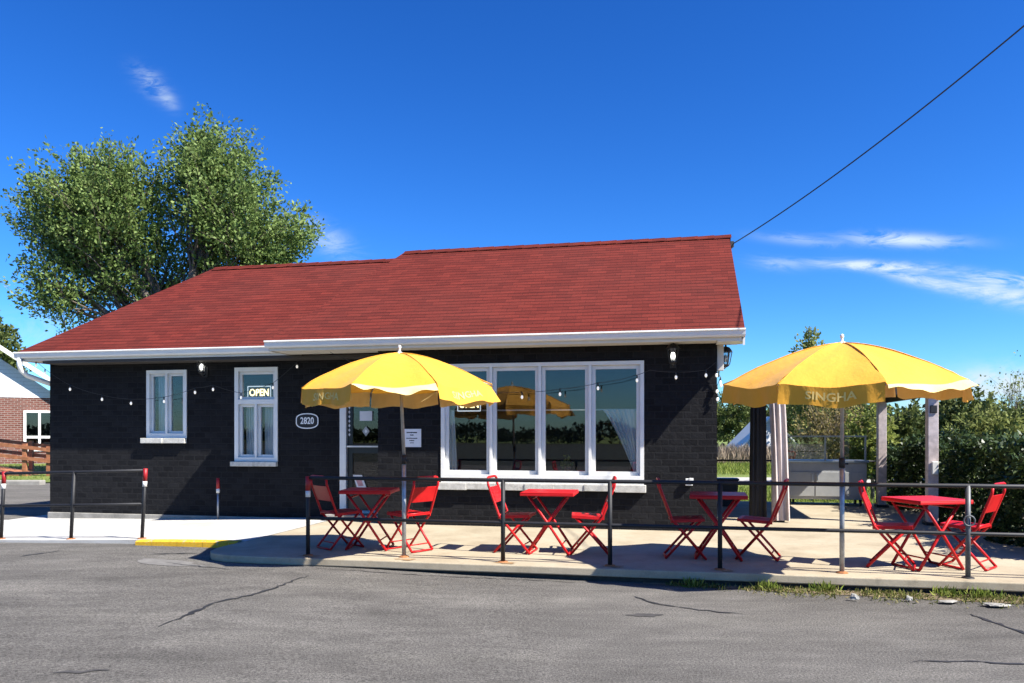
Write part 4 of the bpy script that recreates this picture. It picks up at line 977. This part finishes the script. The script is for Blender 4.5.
# grass, weeds, reeds
def blades(name, P0, h, mat, seed, lean=.35, wide=.10):
    rng = np.random.default_rng(seed); n = len(P0); D0 = rng.normal(size=(n, 3))*lean+np.array([0, 0, 1]); D0[:, 2] = np.abs(D0[:, 2])
    V, F, T = leaf_arrays(P0, D0, h*rng.uniform(.4, 1.25, n), rng, wide=wide); o = leaf_obj(name, V, F, T, M[mat]); o['kind'] = 'stuff'; return o
rng = np.random.default_rng(61)
def rect_pts(n, u0, u1, v0, v1, z):
    a = rng.uniform(0, 1, (n, 2)); u, v = u0+a[:, 0]*(u1-u0), v0+a[:, 1]*(v1-v0)
    return np.stack([OX+u*CT+v*ST, OY-u*ST+v*CT, np.full(n, z)], 1)
n = 8500; uu = 1.75+rng.uniform(0, 1, n)**.85*7; vv = -3.40-np.abs(rng.normal(size=n))*.15*np.clip((uu-1.5)/1.5, .2, 1)*1.25
keep = (np.sin(uu*7)+np.sin(uu*17+2)*.6+rng.normal(size=n)*.8) > -.5; uu, vv = uu[keep], vv[keep]
blades('weeds', np.stack([OX+uu*CT+vv*ST, OY-uu*ST+vv*CT, np.full(len(uu), .004)], 1), .05, 'weed_blade', 62, .9, .22)
tu = np.concatenate([rng.normal(c, .06, 90) for c in (2.0, 2.72, 3.25, 4.35, 4.65, 5.3)]); tv = -3.41-np.abs(rng.normal(size=len(tu)))*.05
blades('weeds', np.stack([OX+tu*CT+tv*ST, OY-tu*ST+tv*CT, np.full(len(tu), .004)], 1), .10, 'grass_blade', 66, .5, .16)
g = MB(); ed = [(1.5, -3.4), (2.2, -3.46), (3, -3.56), (4, -3.62), (5, -3.68), (6.5, -3.74), (9, -3.8), (9, -3.3), (1.5, -3.3)]
g.add([(u, v, .006) for u, v in ed], [tuple(range(len(ed)))]); framed(tag(g.build('verge', simple('dry_soil', (.16, .12, .07), .95, var=.4, scale=12, bumpy=.4)), kind='structure'))
blades('grass', rect_pts(16000, 2.3, 12, 5.5, 13, -.06), .16, 'grass_blade', 63, .5, .12)
gx = rng.uniform(6, 22, 14000); gy = rng.uniform(30, 40, 14000); blades('grass', np.stack([gx, gy, np.full(14000, -.06)], 1), .22, 'grass_blade', 64, .5, .14)
gx = rng.uniform(5, 26, 9000); gy = rng.uniform(41, 46, 9000); blades('dry_reeds', np.stack([gx, gy, np.full(9000, -.06)], 1), .95, 'reed', 65, .2, .06)
g = MB(); g.add([(2, 26.2, -.05), (40, 22.5, -.05), (40, 25.5, -.05), (2, 29.3, -.05)], [(0, 1, 2, 3)]); tag(g.build('path', M['gravel']), kind='structure')
# pale stones and litter by the kerb
def rock(px, py, w, h, label, seed):
    rr = random.Random(seed); p = gpt(px, py, .02); bm = bmesh.new(); bmesh.ops.create_icosphere(bm, subdivisions=2, radius=1)
    for v in bm.verts: k = rr.uniform(.55, 1.15); v.co = Vector((v.co.x*w*k, v.co.y*w*.6*k, max(-.2, v.co.z)*h*k))
    me = bpy.data.meshes.new('stone'); bm.to_mesh(me); bm.free(); me.materials.append(M['litter']); o = bpy.data.objects.new('stone', me); COL.objects.link(o)
    o.location = (p.x, p.y, .02+h*.15); o.rotation_euler = (0, 0, rr.uniform(-.5, .5)); tag(o, label, 'stone', 'pale stones by the kerb')
rock(854, 599, .045, .045, 'upright pale stone in the weeds below the second umbrella', 1)
rock(909, 600, .035, .04, 'small pale stone in the weeds left of the grey railing post', 3)
rock(948, 601.5, .10, .012, 'long flat pale stone below the grey railing post', 4)
rock(996, 605, .12, .014, 'largest flat pale stone at the right end of the weeds', 5)

# ------------------------------------------------------------------ neighbours
NX0 = (24-512)/780*34.0
nb = empty('gabled_house', (NX0, 34, 0), R(26)); tag(nb, 'white gabled house on a red brick base beyond the driveway', 'house')
ND = 34.0
def nx_(px): return (px-24)/780*ND/1.17
def nz_(py): return CAMZ+(434-py)/780*ND
wx0, wx1 = nx_(24.4), nx_(24.4)+1.35; wz0, wz1 = nz_(450.6), nz_(411)
ex = nx_(72)
g = MB(); g.plate(-9, ex-.4, .0, nz_(397.5), [(wx0, wx1, wz0, wz1)], 0, .3); g.box(ex-.7, ex-.4, .301, 9, 0, nz_(397.5)); g.build('brick_wall', M['red_brick'], nb, uv=True)
sl = .72; za = nz_(397.5); apx = ex-6.9
g = MB(); g.add([(-9.5, -.02, za), (ex-.4, -.02, za), (apx, -.02, za+(ex-.4-apx)*sl+.1), (-9, -.02, za+.5), (-9, .3, za), (ex-.4, .3, za), (apx, .3, za+(ex-.4-apx)*sl+.1), (-9, .3, za+.5)], [(0, 1, 2, 3), (7, 6, 5, 4), (0, 4, 5, 1)])
g.build('gable', M['siding'], nb, uv=True)
zr0 = nz_(346); xr0 = nx_(0)
def rk(x): return zr0-(x-xr0)*sl
g = MB()
for dz, y0, y1 in ((0, -.55, 9.0),):
    L_ = [(apx, y0, rk(apx)), (ex+.1, y0, rk(ex+.1)), (ex+.1, y1, rk(ex+.1)), (apx, y1, rk(apx))]
    g.add(L_+[(x, y, z-.16) for x, y, z in L_], [(0, 1, 2, 3), (7, 6, 5, 4), (0, 4, 5, 1), (1, 5, 6, 2)])
    L_ = [(apx-.01, y0, rk(apx)), (-9, y0, rk(apx)-(apx+9)*sl), (-9, y1, rk(apx)-(apx+9)*sl), (apx-.01, y1, rk(apx))]
    g.add(L_+[(x, y, z-.16) for x, y, z in L_], [(3, 2, 1, 0), (4, 5, 6, 7), (1, 5, 4, 0)])
g.build('roof', M['steel'], nb)
g = MB(); g.add([(apx, -.58, rk(apx)+.02), (ex+.1, -.58, rk(ex+.1)+.02), (ex+.1, -.58, rk(ex+.1)-.2), (apx, -.58, rk(apx)-.2), (apx, -.552, rk(apx)+.02), (ex+.1, -.552, rk(ex+.1)+.02), (ex+.1, -.552, rk(ex+.1)-.2), (apx, -.552, rk(apx)-.2)], [(3, 2, 1, 0), (0, 1, 5, 4), (7, 6, 2, 3)])
g.build('rake_board', M['white_metal'], nb)
mz = nz_(437); mx = nx_(39.5); lt = [(wx0+.07, mx-.04, mz+.05, wz1-.07), (mx+.05, wx1-.07, mz+.05, wz1-.07), (wx0+.07, mx-.04, wz0+.07, mz-.06), (mx+.05, wx1-.07, wz0+.07, mz-.06)]
g = MB(); g.plate(wx0-.03, wx1+.03, wz0-.03, wz1+.03, lt, -.05, .1); wd = g.build('window', M['white'], nb)
for a, b, c, d_ in lt: g = MB(); g.box(a, b, .03, .036, c, d_); g.build('pane', M['glass'], wd)
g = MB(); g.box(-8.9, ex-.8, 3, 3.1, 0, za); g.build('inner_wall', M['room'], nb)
# lawn bed, kerb and ramp in front of it
g = MB(); g.add([(-45, 24.5, .03), (-13, 24.5, .03), (-9, 26.0, .03), (-9, 34, .25), (-45, 34, .25)], [(0, 1, 2, 3, 4)]); tag(g.build('lawn', M['lawn']), kind='structure')
g = MB(); g.box(-45, at(42, 0, 23.6).x, 23.5, 23.8, -.05, .14); g.build('kerb', M['concrete_old'], bevel=.03)['kind'] = 'structure'
gx = rng.uniform(-22, -13.5, 6000); gy = rng.uniform(24.6, 33, 6000); blades('grass', np.stack([gx, gy, .03+(gy-24.5)/9.5*.22], 1), .10, 'grass_blade', 67, .5, .15)
rp_ = empty('wooden_ramp', (at(-40, 0, 27).x, 27, 0)); tag(rp_, 'reddish wooden access ramp with handrails before the brick base', 'ramp')
x0r = rp_.location.x
def rx(px): return at(px, 0, 27).x-x0r
def rzz(py): return at(0, py, 27).z
d0, d1 = (rx(-60), rzz(462)), (rx(62), rzz(481))
g = MB(); g.add([(d0[0], 0, d0[1]), (d1[0], 0, d1[1]), (d1[0], 1.3, d1[1]), (d0[0], 1.3, d0[1]), (d0[0], 0, d0[1]-.22), (d1[0], 0, d1[1]-.22), (d1[0], 1.3, d1[1]-.22), (d0[0], 1.3, d0[1]-.22)], [(0, 1, 2, 3), (7, 6, 5, 4), (0, 4, 5, 1), (1, 5, 6, 2), (2, 6, 7, 3), (3, 7, 4, 0)]); g.build('deck', M['ramp_wood'], rp_)
for y, pxs in ((-.06, (-35, -5, 26, 50)), (1.36, (-30, 7, 31, 58))):
    for px in pxs:
        zt = rzz(440+(px+20)*.12)-.05; g = MB(); g.box(rx(px)-.07, rx(px)+.07, y-.05, y+.05, .0, zt+.12); g.build('post', M['ramp_wood'], rp_)
    for dz in (0, -.38):
        g = MB(); g.bar((rx(-60), y-.07 if y < 0 else y+.07, rzz(437)+dz), (rx(60), y-.07 if y < 0 else y+.07, rzz(451)+dz), .05, .12); g.build('handrail', M['ramp_wood'], rp_)
# white outbuilding far across the field
w0 = at(749, 447, 48); ho = empty('white_shed', (w0.x, 48, 0)); ho.scale = (.58, .58, .62); tag(ho, 'small white gabled shed far across the field beside the drapes', 'shed')
g = MB(); g.add([(-.15, 0, -.1), (4.5, 0, -.1), (4.5, 0, 1.7), (2.2, 0, 3.9), (-.15, 0, 1.6), (-.15, 5, -.1), (4.5, 5, -.1), (4.5, 5, 1.7), (2.2, 5, 3.9), (-.15, 5, 1.6)], [(0, 1, 2, 3, 4), (9, 8, 7, 6, 5), (0, 4, 9, 5), (1, 6, 7, 2)]); g.build('wall', M['siding'], ho, uv=True)
g = MB()
for a, b in (((-1.0, .95), (2.2, 4.0)), ((2.2, 4.0), (5.2, 1.2))):
    g.add([(a[0], -.4, a[1]), (b[0], -.4, b[1]), (b[0], 5.3, b[1]), (a[0], 5.3, a[1]), (a[0], -.4, a[1]+.22), (b[0], -.4, b[1]+.22), (b[0], 5.3, b[1]+.22), (a[0], 5.3, a[1]+.22)], [(3, 2, 1, 0), (4, 5, 6, 7), (0, 1, 5, 4), (1, 2, 6, 5), (2, 3, 7, 6), (3, 0, 4, 7)])
g.build('roof', M['white_metal'], ho)
g = MB(); g.box(-1.2, -.16, -.2, 3, -.1, 1.0); g.build('lean_to', M['room'], ho)

# service wire to the gable
a_, b_ = at(731, 245, 13.9), at(1024, 3, 8.6); c_ = a_.lerp(b_, 1.55); r = empty('service_wire', a_); tag(r, 'black overhead wire running from the roof ridge up to the right', 'wire')
g = MB(); Q = []
for k in range(33):
    t_ = k/32; p = a_.lerp(c_, t_); p.z -= .55*4*t_*(1-t_)*.5; Q.append(p-a_)
g.tube(Q, .010, 6); g.build('cable', M['rubber'], r)
g = MB(); g.box(-.03, .03, -.08, .08, -.05, .05); g.build('insulator', M['black'], r)

# ------------------------------------------------------------------ light, sky, camera
sunv = Vector((.82, -.485, 1.0)).normalized()
sd = bpy.data.lights.new('sun', 'SUN'); sd.energy = 5.0; sd.angle = R(.53); sd.color = (1, .955, .88)
so = bpy.data.objects.new('sun', sd); COL.objects.link(so); so.rotation_euler = sunv.to_track_quat('Z', 'Y').to_euler(); so.location = sunv*40
wd_ = bpy.data.worlds.new('World'); sc.world = wd_; wd_.use_nodes = True; nt = wd_.node_tree; bg = nt.nodes['Background']
sk = nt.nodes.new('ShaderNodeTexSky'); sk.sky_type = 'NISHITA'; sk.sun_disc = False
sk.sun_elevation = math.asin(sunv.z); sk.sun_rotation = math.atan2(sunv.x, sunv.y); sk.air_density = 1.0; sk.dust_density = .25; sk.ozone_density = 3.5; sk.altitude = 200
h0 = nd(nt, 'ShaderNodeHueSaturation', Saturation=1.25); nt.links.new(sk.outputs[0], h0.inputs['Color'])
gm = nd(nt, 'ShaderNodeGamma', Gamma=1.25); nt.links.new(h0.outputs[0], gm.inputs[0])
class hs: outputs = [mixc(nt, 1.0, gm.outputs[0], (.52, .83, 1.16), 'MULTIPLY')]
tc = nt.nodes.new('ShaderNodeTexCoord'); sx = nt.nodes.new('ShaderNodeSeparateXYZ'); nt.links.new(tc.outputs['Generated'], sx.inputs[0])
def mth(op, a, b=None, c=None, clamp=False):
    m = nt.nodes.new('ShaderNodeMath'); m.operation = op; m.use_clamp = clamp
    for i, x in enumerate((a, b, c)):
        if x is None: continue
        if isinstance(x, (int, float)): m.inputs[i].default_value = x
        else: nt.links.new(x, m.inputs[i])
    return m.outputs[0]
ysafe = mth('MAXIMUM', sx.outputs[1], .02); az = mth('DIVIDE', sx.outputs[0], ysafe); el = mth('DIVIDE', sx.outputs[2], ysafe)   # bearing and slope of the view towards the north sky
cv = nt.nodes.new('ShaderNodeCombineXYZ'); nt.links.new(az, cv.inputs[0]); nt.links.new(el, cv.inputs[1])
def wnoise(scale, stretch, rot, det=7, rough=.62, dist=.6):
    mp = nt.nodes.new('ShaderNodeMapping'); mp.inputs['Scale'].default_value = stretch; mp.inputs['Rotation'].default_value = (0, 0, rot); nt.links.new(cv.outputs[0], mp.inputs[0])
    n = nd(nt, 'ShaderNodeTexNoise', Scale=scale, Detail=det, Roughness=rough, Distortion=dist); nt.links.new(mp.outputs[0], n.inputs['Vector']); return n.outputs['Fac']
tot = None
for (px, py, a, b, rot, st, kind) in [(152, 84, 20, 9, -42, .55, 0), (168, 100, 12, 6, -50, .35, 0), (325, 238, 30, 12, -30, .5, 0), (905, 240, 52, 6, -2, 1.0, 0), (875, 266, 62, 4.5, -3, 1.25, 0), (925, 281, 46, 6, -14, .9, 0), (975, 287, 40, 10, -16, .8, 0), (1008, 280, 40, 6, -6, 1.1, 0), (1020, 296, 34, 9, -18, .8, 0), (800, 240, 40, 5, -5, .35, 0), (775, 264, 24, 6, -5, .35, 0), (1012, 385, 55, 18, 0, 1.0, 1), (900, 402, 80, 14, 0, .45, 1), (975, 384, 26, 12, 0, .5, 1), (60, 335, 60, 16, -10, .35, 1)]:
    cx, cy = (px-512)/780, (434-py)/780; c_, s_ = math.cos(R(rot)), math.sin(R(rot))
    dx, dy = mth('SUBTRACT', az, cx), mth('SUBTRACT', el, cy)
    X = mth('ADD', mth('MULTIPLY', dx, c_), mth('MULTIPLY', dy, s_)); Y = mth('SUBTRACT', mth('MULTIPLY', dy, c_), mth('MULTIPLY', dx, s_))
    q = mth('ADD', mth('POWER', mth('ABSOLUTE', mth('DIVIDE', X, a/780)), 2.0), mth('POWER', mth('ABSOLUTE', mth('DIVIDE', Y, b/780)), 2.0))
    e = mth('MULTIPLY', mth('POWER', 2.718, mth('MULTIPLY', q, -1.0)), st)
    key = ('n', kind, rot if kind == 0 else 0)
    nz = wnoise(13 if kind == 0 else 16, (1, 3.8, 1) if kind == 0 else (1, 1.4, 1), R(-rot), 9, .68, .9)
    e = mth('MULTIPLY', e, mth('MULTIPLY_ADD', nz, 5.2, -2.0, True))
    tot = e if tot is None else mth('ADD', tot, e)
front = mth('GREATER_THAN', sx.outputs[1], .05); tot = mth('MULTIPLY', tot, front, None, True)
mxc = nt.nodes.new('ShaderNodeMix'); mxc.data_type = 'RGBA'; nt.links.new(tot, mxc.inputs[0]); nt.links.new(hs.outputs[0], mxc.inputs[6]); mxc.inputs[7].default_value = (6.3, 7.6, 8.6, 1)
nt.links.new(mxc.outputs[2], bg.inputs[0]); bg.inputs[1].default_value = .05

cd = bpy.data.cameras.new('camera'); co = bpy.data.objects.new('camera', cd); COL.objects.link(co); sc.camera = co
co.location = (0, 0, CAMZ); co.rotation_euler = (R(90), 0, 0); cd.sensor_width = 36; cd.lens = 36*780/1024; cd.shift_y = (434-341.5)/1024; cd.clip_end = 4000; cd.clip_start = .05
vs_ = sc.view_settings; vs_.view_transform = 'Standard'; vs_.look = 'None'; vs_.exposure = 1.25; vs_.gamma = 1; vs_.use_curve_mapping = False
sc.render.engine = 'CYCLES'; sc.cycles.max_bounces = 8; sc.cycles.diffuse_bounces = 1; sc.cycles.transparent_max_bounces = 16; sc.cycles.use_denoising = True
